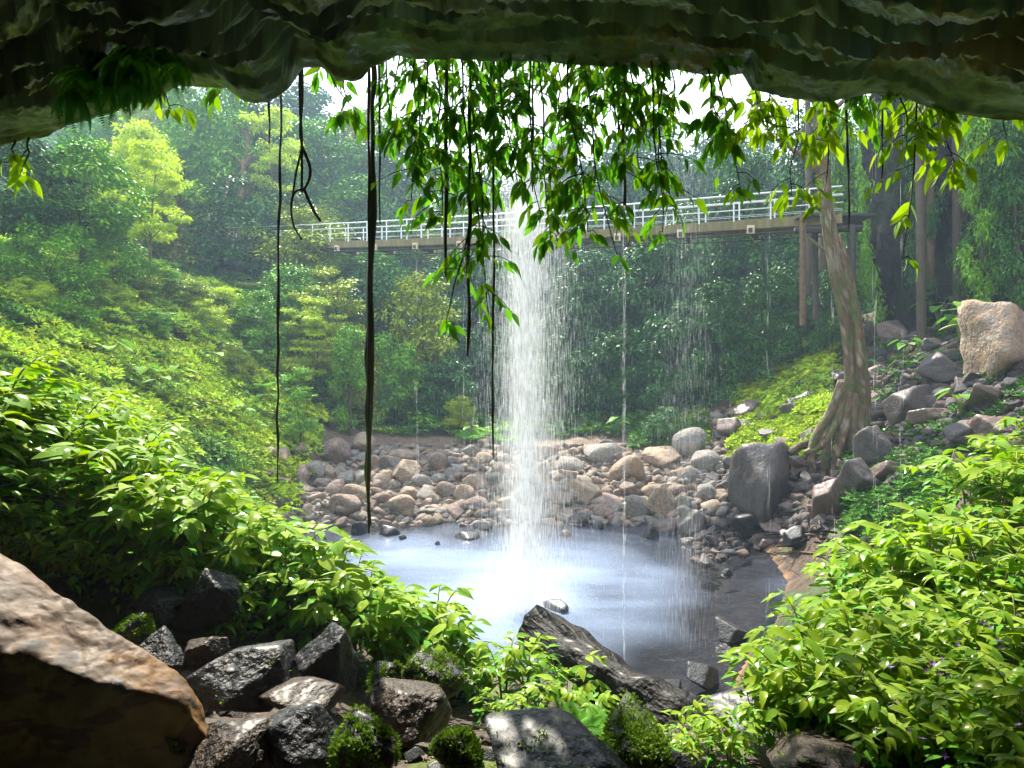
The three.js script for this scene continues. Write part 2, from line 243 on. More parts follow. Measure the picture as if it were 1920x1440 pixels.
{
  const X0 = P(...LIP[0]).x, X1 = P(...LIP[LIP.length - 1]).x, NX = 760, pos = [], col = [], uv = [], ix = [];
  // rows: distance out (d) relative to the lip and height, from the cliff top down to the lip, then inward under the roof to the back wall
  const rows = [];
  for (let k = 0; k < 10; k++) rows.push(['out', k / 10]);
  for (let k = 0; k <= 230; k++) rows.push(['in', k / 230]);
  for (const [kind, t] of rows) for (let i = 0; i <= NX; i++) {
    const s = i / NX * 2 - 1, x = lerp(X0, X1, 0.5 + 0.5 * (0.62 * s + 0.38 * s * s * s)), [ly, ld] = lipAt(x).map((q, k) => k ? q : q - 0.2);
    let y, d, r = 0.02, g = 0.02, b = 0.02;
    if (kind === 'out') { const q = 1 - t; d = ld + 0.25 + 3.2 * Math.pow(q, 0.7); y = ly + 0.5 + 13.5 * q; const e = fbm(x * 0.5, y * 0.6, 2, 4); d += e * 1.2 * Math.min(1, q * 6); r = g = b = 0.1; }
    else {
      // profile under the roof, from the lip to the back of the cave
      const dd = t < 0.75 ? t / 0.75 * 4.6 : 4.6 + (t - 0.75) / 0.25 * 9.4; d = ld - dd;
      const fl = H(x, 6), drop = 0.12 * dd + 0.02 * Math.sin(x) * dd; let top = ly - Math.min(drop, 0.75) + 0.25 * Math.exp(-Math.pow((dd - 0.5) / 0.5, 2));
      if (dd > 8) top -= Math.pow((dd - 8) / 6, 2) * (top - fl + 0.5);
      y = top;
      // layered ledges running across, each with a broken edge
      const lay = dd * 2.3 + 0.10 * x + 1.4 * fbm(x * 0.28, 1.7, dd * 0.35, 2), fr = lay - Math.floor(lay), amp = 0.3 + 0.7 * sst(0.1, 0.55, dd);
      const lay2 = dd * 3.6 + 0.5 * x * 0.3 + 1.8 * fbm(x * 0.4 + 9, 4.2, dd * 0.6, 2), fr2 = lay2 - Math.floor(lay2), brk = fbm(x * 1.7, 3.3, dd * 3.2, 4);
      y += amp * ((0.12 + 0.22 * Math.max(0, n3(x * 0.35, Math.floor(lay) * 3.1, 2) + 0.35)) * (sst(0.0, 0.06, fr) - fr) + 0.07 * (sst(0.0, 0.1, fr2) - fr2) * (brk > -0.1 ? 1 : 0.25) + 0.16 * fbm(x * 0.7, 5 + dd * 0.5, dd * 1.9, 5) + 0.1 * Math.abs(brk) + 0.05 * Math.abs(n3(x * 2.6, dd * 7, 3)) + 0.05 * n3(x * 9, dd * 19, 8) + 0.03 * n3(x * 21, dd * 33, 5));
      y += amp * 0.35 * Math.exp(-Math.pow((x - 1.05) / 0.85, 2) - Math.pow((dd - 0.75) / 0.28, 2)); // hollow over the middle
      d += amp * 0.25 * fbm(x * 1.3, dd, 9, 3);
      const lich = fbm(x * 0.55 + 3, dd * 1.2, 11, 4), fine = fbm(x * 4, dd * 6, 2, 3), warm = fbm(x * 0.35, 8.8, dd * 0.5, 3);
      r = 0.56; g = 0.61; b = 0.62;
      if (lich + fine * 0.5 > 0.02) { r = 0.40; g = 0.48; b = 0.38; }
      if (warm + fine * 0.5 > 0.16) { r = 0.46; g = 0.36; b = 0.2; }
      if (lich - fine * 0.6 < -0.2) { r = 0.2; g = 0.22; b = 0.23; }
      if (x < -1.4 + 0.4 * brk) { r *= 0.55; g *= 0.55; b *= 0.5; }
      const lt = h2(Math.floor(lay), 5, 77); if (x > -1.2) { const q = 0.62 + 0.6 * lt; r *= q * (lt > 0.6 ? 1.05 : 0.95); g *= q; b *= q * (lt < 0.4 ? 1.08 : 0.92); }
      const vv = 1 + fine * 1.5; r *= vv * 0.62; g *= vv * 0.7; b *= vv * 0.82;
    }
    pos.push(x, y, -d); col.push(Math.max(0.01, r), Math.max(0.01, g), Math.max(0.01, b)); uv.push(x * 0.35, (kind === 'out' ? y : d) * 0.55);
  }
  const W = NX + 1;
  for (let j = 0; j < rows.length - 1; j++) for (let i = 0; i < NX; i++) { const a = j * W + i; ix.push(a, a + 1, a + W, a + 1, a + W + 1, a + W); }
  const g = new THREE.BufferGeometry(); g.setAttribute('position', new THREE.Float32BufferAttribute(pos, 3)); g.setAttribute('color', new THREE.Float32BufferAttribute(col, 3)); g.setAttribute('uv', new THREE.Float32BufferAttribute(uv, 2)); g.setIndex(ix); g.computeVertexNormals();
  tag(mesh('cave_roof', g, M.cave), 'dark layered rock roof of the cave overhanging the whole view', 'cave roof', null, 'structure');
}

// ------------------------------------------------------------------ rocks
function boxUv(g, k) { const n = g.toNonIndexed(), p = n.attributes.position, uv = new Float32Array(p.count * 2), a = V(), b = V(), c = V(), e = V(), f = V(); for (let i = 0; i < p.count; i += 3) { a.fromBufferAttribute(p, i); b.fromBufferAttribute(p, i + 1); c.fromBufferAttribute(p, i + 2); e.subVectors(b, a).cross(f.subVectors(c, a)); const X = Math.abs(e.x), Y = Math.abs(e.y), Z = Math.abs(e.z); [a, b, c].forEach((q, j) => { const w = (i + j) * 2; if (Y >= X && Y >= Z) { uv[w] = q.x * k; uv[w + 1] = q.z * k; } else if (X >= Z) { uv[w] = q.z * k; uv[w + 1] = q.y * k; } else { uv[w] = q.x * k; uv[w + 1] = q.y * k; } }); } n.setAttribute('uv', new THREE.BufferAttribute(uv, 2)); return n; }
const icoCache = {};
function ico(detail) { if (!icoCache[detail]) { const g = new THREE.IcosahedronGeometry(1, detail); g.deleteAttribute('uv'); g.deleteAttribute('normal'); icoCache[detail] = mergeVertices(g, 1e-5); } return icoCache[detail].clone(); }
// planes: list of [unit normal, height]; p large = sharp edges
function rockGeo(planes, p, detail, amp, freq, seed, uvk = 0.8, paint) {
  const g = ico(detail), a = g.attributes.position, v = V(), col = paint ? new Float32Array(a.count * 3) : null;
  for (let i = 0; i < a.count; i++) {
    v.fromBufferAttribute(a, i).normalize(); let s = 0;
    for (const [n, h] of planes) { const q = n.dot(v) / h; if (q > 0) s += Math.pow(q, p); }
    let r = Math.pow(s, -1 / p);
    const x = v.x * r, y = v.y * r, z = v.z * r, f = freq;
    r *= 1 + amp * (fbm(x * f + seed, y * f, z * f, 5) + 0.5 * Math.abs(fbm(x * f * 2.3, y * f * 2.3 + seed, z * f * 2.3, 3)));
    v.multiplyScalar(r); a.setXYZ(i, v.x, v.y, v.z);
  }
  g.computeVertexNormals();
  if (paint) { const n = g.attributes.normal, nn = V(); for (let i = 0; i < a.count; i++) { v.fromBufferAttribute(a, i); nn.fromBufferAttribute(n, i); const c = paint(v, nn); col.set(c, i * 3); } g.setAttribute('color', new THREE.BufferAttribute(col, 3)); }
  return boxUv(g, uvk);
}
function randomPlanes(R, n, spread = 0.3) { const o = []; for (let i = 0; i < n; i++) { const y = 1 - (i + 0.5) / n * 2, a = i * 2.39996 + R() * 0.8, q = Math.sqrt(1 - y * y); o.push([V(Math.cos(a) * q + R.r(-.25, .25), y + R.r(-.25, .25), Math.sin(a) * q + R.r(-.25, .25)).normalize(), 1 - spread * R()]); } return o; }
const RB = Rng(11);
const roundRocks = [], angRocks = [];
for (let k = 0; k < 12; k++) roundRocks.push(rockGeo(randomPlanes(RB, 9 + k % 5, 0.34), 4 + (k % 4) * 1.6, 9, 0.1, 1.6, k * 9.1, 0.9));
for (let k = 0; k < 12; k++) angRocks.push(rockGeo(randomPlanes(RB, 7 + k % 5, 0.45), 22, 9, 0.1, 1.8, 50 + k * 7.3, 0.9));
function placeRock(name, geo, mat, c, w, h, dp, R, tilt = 0.25) { const m = mesh(name, geo, mat); m.position.copy(c); m.rotation.set(R.r(-tilt, tilt), R.r(0, 6.28), R.r(-tilt, tilt)); m.scale.set(w / 2, h / 2, dp / 2); return m; }

// boulder bar across the far side of the pool: [px, py, width, height] of the plain ones in the photograph, then fillers
const BOULD = [[497, 857, 42, 38], [525, 867, 42, 42], [559, 854, 44, 36], [485, 887, 42, 32], [514, 902, 50, 34], [557, 893, 46, 42], [584, 882, 42, 48], [615, 888, 30, 32], [624, 846, 54, 48], [592, 858, 26, 20], [680, 830, 44, 42], [660, 852, 30, 18], [678, 861, 28, 28], [757, 854, 44, 30], [762, 884, 58, 50], [820, 866, 42, 44], [650, 898, 38, 36], [677, 897, 34, 38], [715, 901, 36, 30], [622, 920, 42, 30], [663, 928, 48, 36], [640, 949, 66, 38], [710, 936, 40, 28], [749, 946, 58, 38], [788, 903, 38, 34], [797, 931, 42, 34], [765, 925, 32, 32], [821, 899, 34, 26], [835, 920, 42, 36], [866, 928, 40, 34], [892, 907, 36, 42], [805, 958, 48, 24], [848, 960, 42, 24], [887, 946, 52, 28], [918, 966, 42, 18], [924, 902, 38, 34], [934, 880, 34, 30], [880, 848, 30, 26], [905, 862, 34, 28], [950, 915, 36, 32], [948, 946, 44, 34], [985, 930, 40, 34], [1010, 960, 44, 24], [975, 895, 36, 30], [1012, 905, 34, 30], [1031, 846, 32, 24], [1072, 873, 54, 36], [1135, 850, 72, 44], [1174, 884, 74, 54], [1244, 857, 74, 34], [1296, 828, 72, 62], [1072, 893, 34, 26], [1046, 922, 42, 30], [1054, 938, 48, 28], [1106, 928, 52, 40], [1139, 925, 24, 26], [1179, 920, 38, 36], [1145, 943, 54, 26], [1197, 954, 42, 48], [1242, 948, 52, 50], [1222, 922, 38, 24], [1270, 920, 40, 26], [1300, 891, 36, 40], [1330, 868, 60, 44], [1330, 925, 36, 40], [1285, 945, 34, 36], [1090, 975, 36, 24], [1130, 960, 36, 26], [1020, 880, 30, 26], [850, 890, 34, 28], [735, 870, 30, 26], [700, 870, 30, 30], [600, 905, 26, 22]];
const WATERSTONES = [[877, 1003, 42, 16], [731, 993, 44, 22], [676, 990, 36, 22], [755, 1007, 16, 10], [1216, 995, 38, 36], [1249, 984, 44, 28], [1122, 983, 34, 20], [700, 975, 30, 16], [905, 985, 40, 16], [820, 1018, 12, 8], [1362, 1072, 20, 12], [1060, 1000, 22, 12]];
{
  const R = Rng(21), rows = [[], [], []], all = [];
  for (const [px, py, w, h] of BOULD) all.push([px, py, w * 1.06, h * 1.04, true]);
  for (let k = 0; k < 285; k++) { const px = R.r(470, 1400), lo = 985, up = px > 1200 ? lerp(850, 740, (px - 1200) / 200) : 838; const py = R.r(up, lo - 4), w = R.r(12, 28); all.push([px, py, w, w * R.r(0.6, 0.9), false]); }
  all.forEach(([px, py, w, h, main], k) => {
    const b = hit(px, py + h * 0.42, 18), d = -b.z, W = w * d / FOCAL, Hh = h * d / FOCAL;
    const c = V(b.x, b.y + Hh * 0.36, b.z - W * 0.3), round = R() < 0.8;
    const mats = [M.boulderTan, M.boulderTan, M.boulderGrey, M.boulderPink], mi = R.i(4), mt = py > 965 && R() < 0.5 ? 4 : mi;
    const m = placeRock(main ? 'boulder' : 'stone', round ? roundRocks[R.i(12)] : angRocks[R.i(12)], mt === 4 ? M.boulderDark : mats[mi], c, W * 1.05, Hh * 1.1, W * R.r(0.9, 1.15), R);
    rows[py > 935 ? 0 : py > 885 ? 1 : 2].push([px, m, main, w, round, mt]);
  });
  const rowName = ['along the far waterline', 'in the middle of the boulder bar', 'along the top of the boulder bar'];
  rows.forEach((r, ri) => { let a = 0, b = 0; r.sort((p, q) => p[0] - q[0]).forEach(([px, m, main, w, round, mt]) => {
    const tone = ['tan', 'tan', 'grey', 'reddish', 'dark wet'][mt], sh = round ? 'rounded' : 'angular';
    if (main) tag(m, `${w > 48 ? 'large' : 'medium'} ${sh} ${tone} boulder, ${ordinal(a++)} from left ${rowName[ri]}`, 'boulder', 'boulders of the bar across the pool');
    else tag(m, `small ${sh} ${tone} stone, ${ordinal(b++)} from left ${rowName[ri]}`, 'stone', 'small stones wedged between the boulders');
  }); });
  WATERSTONES.sort((a, b) => a[0] - b[0]).forEach(([px, py, w, h], k) => { const d = EYE / ((py + h * 0.3 - 720) / FOCAL), W = w * d / FOCAL, b = P(px, py + h * 0.3, d); tag(placeRock('wet_stone', k % 3 ? roundRocks[k % 12] : angRocks[k % 12], k % 3 === 1 ? M.talusRed : M.wet, V(b.x, 0.02, b.z), W, h * d / FOCAL * 1.5, W * 0.9, R, 0.15), `dark wet stone standing in the pool, ${ordinal(k)} from left`, 'stone', 'wet stones in the shallows'); });
  // stone alone in the middle of the pool
  const q = P(1044, 1140, EYE / (420 / FOCAL)), s = placeRock('pool_rock', angRocks[3], M.wet, V(q.x, 0.03, q.z), 0.62, 0.36, 0.5, R, 0.1); tag(s, 'lone flat wet rock breaking the surface in mid pool', 'rock');
}

// loose pebbles and broken debris too small to count
{
  const R = Rng(29), lo = rockGeo(randomPlanes(R, 9, 0.35), 6, 3, 0.1, 1.6, 3, 0.9), la = rockGeo(randomPlanes(R, 8, 0.45), 20, 3, 0.1, 1.8, 8, 0.9), c = new THREE.Color();
  const scatter = (name, geo, n, pick, s0, s1, cols, label) => { const im = new THREE.InstancedMesh(geo, rockMat(name + ' rock', 1, 1, 1, { rough: 0.7 }), n), e = new THREE.Euler(), q = new THREE.Quaternion(); for (let k = 0; k < n; k++) { const b = pick(), w = R.r(s0, s1) * (R() < 0.15 ? 1.6 : 1); im.setMatrixAt(k, new THREE.Matrix4().compose(V(b.x, b.y + w * 0.2, b.z), q.setFromEuler(e.set(R.r(-.5, .5), R() * 6.28, R.r(-.5, .5))), V(w, w * R.r(0.5, 0.8), w * R.r(0.7, 1.1)))); const f = R.r(0.6, 1.25), t = cols[R.i(cols.length)]; im.setColorAt(k, c.setRGB(t[0] * f, t[1] * f, t[2] * f)); } im.name = numbered(name); scene.add(im); tag(im, label, 'stones', null, 'stuff'); };
  scatter('pebbles', lo, 2600, () => { const px = R.r(470, 1400); return hit(px, R.r(px > 1200 ? lerp(850, 745, (px - 1200) / 200) : 836, 988), 18); }, 0.08, 0.22, [[0.42, 0.31, 0.22], [0.32, 0.28, 0.24], [0.33, 0.23, 0.18]], 'small pebbles filling the gaps of the boulder bar');
  scatter('rock_debris', la, 2400, () => { const px = R.r(1300, 1925), t = (px - 1290) / 630; return hit(px, R.r(lerp(820, 470, t), lerp(1030, 860, t) + (px < 1560 ? 40 : 0)), 10); }, 0.05, 0.2, [[0.11, 0.09, 0.085], [0.18, 0.12, 0.1], [0.07, 0.065, 0.065]], 'dark broken debris scattered down the right slope');
}

// talus slope on the right
{
  const R = Rng(31), big = [[1440, 905, 108, 150, 'huge dark block with lit left face below the buttressed tree', M.talus], [1915, 628, 124, 124, 'large pale boulder resting high on the slope at the picture edge', M.boulderTan], [1785, 690, 76, 62, 'flat topped grey block halfway up the slope', M.talus], [1712, 760, 80, 62, 'grey wet block behind the mossy fallen log', M.talus], [1640, 840, 60, 80, 'dark upright block right of the tree roots', M.talus], [1620, 905, 60, 70, 'dark block below the tree roots', M.talus], [1555, 935, 46, 90, 'leaning slab with a reddish face under the tree roots', M.talusRed], [1820, 820, 70, 46, 'grey slab with pale wet face above the bank plants', M.talus], [1415, 985, 90, 60, 'wet black slab at the right corner of the pool', M.wet], [1300, 985, 56, 60, 'pale pointed wet slab at the pool edge', M.talus], [1500, 1010, 60, 46, 'wet black stone among the driftwood', M.wet], [1380, 1190, 60, 34, 'black slate shards standing out of the near right shallows', M.wet], [1320, 1275, 60, 34, 'hazy dark stone in the water behind the log', M.wet], [1265, 1295, 44, 22, 'low dark stone in the water behind the log', M.wet], [1680, 620, 50, 40, 'brown stone between the roots of the second tree', M.talusRed], [1400, 770, 66, 40, 'reddish slab near the top of the stone pile', M.talusRed], [1375, 800, 52, 50, 'tilted reddish stone on the stone pile', M.talusRed], [1600, 330 + 250, 40, 30, 'grey stone beside the concrete footing', M.talus]];
  for (const [px, py, w, h, label, mt] of big) { const b = hit(px, py + h * 0.45, 6), d = -b.z, W = w * d / FOCAL; tag(placeRock('rock', angRocks[R.i(12)], mt, V(b.x, b.y + h * d / FOCAL * 0.38, b.z - W * 0.3), W * 1.1, h * d / FOCAL * 1.1, W, R, 0.2), label, 'rock'); }
  const small = [];
  for (let k = 0; k < 170; k++) { const px = R.r(1290, 1900), t = (px - 1290) / 610, py = R.r(lerp(830, 560, t), lerp(1010, 830, t) + (px < 1560 ? 60 : 0)), b = hit(px, py, 12), d = -b.z, w = R.r(14, 46) * (R() < 0.2 ? 1.5 : 1), W = w * d / FOCAL; small.push([px, placeRock('talus_stone', angRocks[R.i(12)], R() < 0.45 ? M.talusRed : M.talus, V(b.x, b.y + W * 0.12, b.z), W, W * R.r(0.45, 0.8), W * R.r(0.7, 1.1), R, 0.6)]); }
  small.sort((a, b) => a[0] - b[0]).forEach(([px, m], k) => tag(m, `broken brown stone on the ${k < 90 ? 'lower' : 'upper'} right slope, ${ordinal(k % 90)} from left`, 'stone', 'broken stones of the right slope'));
}

// foreground wet rocks on the cave floor: px, py, w, h, distance, geometry, material
const mossSpots = [];
{
  const R = Rng(41);
  const paint = (dark, mossAmt) => (v, n) => { const a = fbm(v.x * 2.2, v.y * 2.2, v.z * 2.2, 4), b = fbm(v.x * 9, v.y * 9, v.z * 9, 3), k = 1 + 0.8 * b; if (a + 0.5 * b > mossAmt) return [0.1 * k, 0.14 * k, 0.022 * k]; return [dark[0] * k, dark[1] * k, dark[2] * k]; };
  const fr = [
    [212, 1092, 92, 74, 5.6, 'wet mossy stone under the bank plants, behind the brown slab', 'wet', 0.3], [128, 1108, 56, 52, 5.3, 'small shiny stone wedged behind the brown slab', 'wet', 0.9],
    [395, 1115, 90, 80, 5.4, 'upright wet grey stone under the bank plants', 'wet', 0.9], [300, 1135, 110, 70, 5.2, 'flat wet stone between the brown slab and the plants', 'wet', 0.6],
    [455, 1262, 210, 120, 4.3, 'broad flat topped wet rock with dark overhang in the middle of the cave floor', 'wet', 0.34], [612, 1250, 118, 120, 4.6, 'rounded glossy black rock below the leafy stems', 'wet', 0.6],
    [385, 1215, 70, 56, 4.5, 'small brown wet rock beside the brown slab', 'wetBrown', 0.6], [290, 1235, 110, 90, 4.3, 'glittering wet rock against the brown slab', 'wet', 0.45],
    [556, 1385, 190, 150, 3.5, 'steep blue grey wet slab at the bottom of the picture', 'wet', 0.8], [690, 1400, 120, 110, 3.5, 'mossy rock beside the steep wet slab', 'wet', 0.05],
    [722, 1272, 74, 78, 4.9, 'glossy black rock with mossy crown behind the wet mud', 'wet', 0.2], [800, 1262, 110, 60, 5.0, 'mossy hump under the leafy stems near the log', 'wet', -0.05],
    [770, 1315, 150, 110, 4.3, 'brown wet rock with rippled top', 'wetBrown', 0.5], [860, 1405, 90, 100, 3.5, 'moss bearded rock at the bottom edge', 'wet', -0.1],
    [1020, 1412, 270, 110, 3.5, 'long black block with mossy right end at the bottom edge', 'wet', 0.3], [1190, 1395, 130, 90, 3.8, 'moss covered rock beside the long black block', 'wet', -0.12],
    [1250, 1425, 86, 46, 3.8, 'small violet grey stone at the bottom edge', 'wet', 0.9], [1440, 1330, 210, 70, 5.0, 'rugged black rock ridge at the foot of the right bank', 'wet', 0.6],
    [1530, 1300, 120, 70, 4.9, 'knobbly black rock half under the right bank plants', 'wet', 0.6], [1540, 1420, 200, 60, 3.6, 'low brown stone at the bottom under the right bank plants', 'wetBrown', 0.3],
    [560, 1300, 150, 60, 4.2, 'thin brown wet ledge in front of the glossy black rock', 'wetBrown', 0.35], [430, 1400, 150, 90, 3.4, 'low rippled wet stone beside the steep slab', 'wetBrown', 0.8],
    [330, 1375, 60, 60, 3.5, 'mossy corner stone leaning on the brown slab', 'wetBrown', 0.3], [250, 1180, 80, 60, 4.8, 'green mossy stone touching the brown slab', 'wet', 0.0],
  ];
  for (const [px, py, w, h, d, label, mt, moss] of fr) {
    const W = w * d / FOCAL, Hh = h * d / FOCAL, dark = mt === 'wet' ? [0.036, 0.037, 0.043] : [0.075, 0.052, 0.038];
    const geo = rockGeo(randomPlanes(R, 8 + R.i(4), 0.42), 16, 20, 0.11, 2.2, R() * 90, 0.55, paint(dark, moss));
    const key = mt + 'V'; M[key] ??= rockMat(mt + ' tinted', 1, 1, 1, { rough: 0.5, coat: 0.2, cr: 0.34, bump: 0.05, spec: 0.4, vc: true });
    const m = placeRock('cave_rock', geo, M[key], P(px, py + h * 0.12, d + W * 0.35), W * 1.15, Hh * 1.15, W * 1.0, R, 0.18);
    tag(m, label, 'rock'); if (moss < 0.35) mossSpots.push([m, moss]);
  }
  const fl = [];
  for (let k = 0; k < 110; k++) { const px = R.r(330, 1250), py = R.r(1090, 1440), b = hit(px, py, 2), d = -b.z; if (d > 8.5) continue; const W = R.r(0.05, 0.17); fl.push([px, placeRock('floor_stone', angRocks[R.i(12)], R() < 0.5 ? M.wet : M.wetBrown, V(b.x, b.y + W * 0.1, b.z), W, W * R.r(0.4, 0.8), W, R, 0.5)]); }
  fl.sort((a, b) => a[0] - b[0]).forEach(([px, m], k) => tag(m, `small wet stone on the muddy cave floor, ${ordinal(k)} from left`, 'stone', 'loose stones on the cave floor'));
  const emb = [];
  for (let k = 0; k < 46; k++) { const px = R.r(240, 1330), py = R.r(1110, 1445), b = hit(px, py, 2), d = -b.z; if (d > 8) continue; const W = R.r(0.16, 0.42); emb.push([px, placeRock('sunken_rock', angRocks[R.i(12)], R() < 0.65 ? M.wet : M.wetBrown, V(b.x, b.y - W * 0.02, b.z), W, W * R.r(0.35, 0.6), W * R.r(0.7, 1), R, 0.3)]); }
  emb.sort((a, b) => a[0] - b[0]).forEach(([px, m], k) => tag(m, `low dark wet rock bedded in the cave floor, ${ordinal(k)} from left`, 'rock', 'rocks bedded in the cave floor'));
  // big brown slab, left
  const C = V(-2.5, 3.08, -3.62), through = (n, q) => [n.normalize(), Math.max(0.05, n.dot(q.clone().sub(C)))];
  const planes = [through(V(0.45, 0.85, 0.15), V(-2.48, 3.57, -3.3)), through(V(0.22, -0.08, 0.95), V(-2.48, 3.55, -3.3)), through(V(0.9, 0.1, 0.35), V(-1.68, 3.0, -3.35)), through(V(0.3, 0.3, -0.9), V(-2.48, 3.65, -3.76)), through(V(0.8, 0.5, -0.2), V(-1.8, 3.24, -3.5)), [V(-1, 0, 0), 1.5], [V(0, -1, 0), 0.9], [V(-0.6, 0.5, -0.5).normalize(), 1.1]];
  const geo = rockGeo(planes, 26, 56, 0.13, 2.6, 4.4, 0.45, (v, n) => { const a = fbm(v.x * 1.6 + 2, v.y * 4, v.z * 1.6, 4), b = fbm(v.x * 7, v.y * 7, v.z * 7, 3), edge = fbm(v.x * 3, v.y * 3 + 6, v.z * 3, 3), k = 1 + 0.7 * b; if (n.y < 0.25) { return a > -0.05 ? [0.27 * k, 0.23 * k, 0.09 * k] : [0.17 * k, 0.13 * k, 0.08 * k]; } if (v.x > 0.35 + edge * 0.5 && b + a > -0.1) return [0.19 * k, 0.095 * k, 0.03 * k]; return a > 0.05 ? [0.16 * k, 0.125 * k, 0.105 * k] : [0.20 * k, 0.13 * k, 0.088 * k]; });
  const m = mesh('rock_slab', geo, M.slab); m.position.copy(C); tag(m, 'big tilted brown slab with mossy dark face in the lower left corner', 'rock');
}

// moss: short tufts standing on the mossy rocks
{
  const R = Rng(51), tri = leafGeo(1, 0.34, 0.25, 0.6, 2), list = [], v = V(), n = V(), m4 = new THREE.Matrix4();
  for (const [m, amt] of mossSpots) {
    m.updateMatrixWorld(); const p = m.geometry.attributes.position, nn = m.geometry.attributes.normal, want = amt < 0.1 ? 3200 : 1200; let got = 0;
    for (let k = 0; k < want * 8 && got < want; k++) {
      const i = R.i(p.count); v.fromBufferAttribute(p, i); n.fromBufferAttribute(nn, i); const a = fbm(v.x * 2.2, v.y * 2.2, v.z * 2.2, 4), b = fbm(v.x * 9, v.y * 9, v.z * 9, 3);
      if (a + 0.5 * b < amt) continue; v.applyMatrix4(m.matrixWorld); n.transformDirection(m.matrixWorld); if (n.y < -0.1) continue;
      v.add(V(R.r(-.012, .012), 0, R.r(-.012, .012))); list.push(frame(v, V(n.x + R.r(-.6, .6), n.y + R.r(0, .7), n.z + R.r(-.6, .6)), V(R.r(-1, 1), R.r(-1, 1), R.r(-1, 1)), R.r(0.014, 0.04), R.r(0.8, 1.6))); got++;
    }
  }
  const im = new THREE.InstancedMesh(tri, M.moss, list.length), c = new THREE.Color(); list.forEach((m, i) => { im.setMatrixAt(i, m); const q = R.r(0.55, 1.35); im.setColorAt(i, c.setRGB(q * R.r(0.7, 1.2), q, q * 0.8)); }); im.name = numbered('moss'); scene.add(im);
  tag(im, 'bright green moss growing on the cave floor rocks', 'moss', null, 'stuff');
}

// ------------------------------------------------------------------ cliff at the right end
{
  const pos = [], col = [], uv = [], ix = [], NX = 90, NY = 90, a0 = V(15.2, 0, -27), a1 = V(18.6, 0, -21.5), a2 = V(21, 0, -10);
  for (let j = 0; j <= NY; j++) for (let i = 0; i <= NX; i++) { const t = i / NX, b = t < 0.5 ? a0.clone().lerp(a1, t * 2) : a1.clone().lerp(a2, t * 2 - 1), y = 6 + j / NY * 18, w = 1.6 * fbm(b.x * 0.5, y * 0.28, b.z * 0.5, 5) + 0.5 * Math.abs(n3(b.z * 1.4, y * 0.5, 3)); pos.push(b.x - w - (y - 8) * 0.02, y, b.z + w * 0.5); const k = 0.75 + 0.9 * fbm(b.z * 2, y * 2, 1, 3), mo = fbm(b.z * 0.8, y * 0.6, 7, 3) > 0.05; col.push(k * (mo ? 0.03 : 0.045), k * (mo ? 0.05 : 0.042), k * (mo ? 0.018 : 0.04)); uv.push(t * 9, y * 0.5); }
  for (let j = 0; j < NY; j++) for (let i = 0; i < NX; i++) { const a = j * (NX + 1) + i; ix.push(a, a + 1, a + NX + 1, a + 1, a + NX + 2, a + NX + 1); }
  const g = new THREE.BufferGeometry(); g.setAttribute('position', new THREE.Float32BufferAttribute(pos, 3)); g.setAttribute('color', new THREE.Float32BufferAttribute(col, 3)); g.setAttribute('uv', new THREE.Float32BufferAttribute(uv, 2)); g.setIndex(ix); g.computeVertexNormals();
  tag(mesh('cliff', g, rockMat('cliff rock', 1, 1, 1, { vc: true, bump: 0.1, rough: 0.9, spec: 0.3 })), 'dark mossy rock face above the right hand slope', 'cliff', null, 'structure');
}

// ------------------------------------------------------------------ trees
const quad = (() => { const g = new THREE.BufferGeometry(); g.setAttribute('position', new THREE.Float32BufferAttribute([0, 0, 0, -0.24, 0.42, 0.06, 0.24, 0.42, 0.06, 0, 1, -0.12], 3)); g.setAttribute('uv', new THREE.Float32BufferAttribute([0.5, 0, 0, 0.45, 1, 0.45, 0.5, 1], 2)); g.setIndex([0, 3, 1, 0, 2, 3]); g.computeVertexNormals(); return g; })();
function leafCloud(R, clumps, per, rad, size, flat = 0.7) {
  const b = new MB();
  for (const c of clumps) { const n = Math.round(per * R.r(0.7, 1.3)), rr = rad * (c.w ?? 1); for (let k = 0; k < n; k++) {
    const u = V(R.g(), R.g() * flat, R.g()); const L = u.length() || 1; u.multiplyScalar(Math.pow(R(), 0.45) / L); const o = u.clone(); u.multiply(V(rr, rr * flat, rr)).add(c);
    const dir = V(o.x + R.r(-.7, .7), o.y * 0.5 - 0.25 + R.r(-.5, .4), o.z + R.r(-.7, .7)), nr = V(R.r(-.6, .6), 1, R.r(-.6, .6));
    b.add(quad, frame(u, dir, nr, size * R.r(0.65, 1.35), R.r(0.8, 1.25)));
  } }
  return b.geo();
}
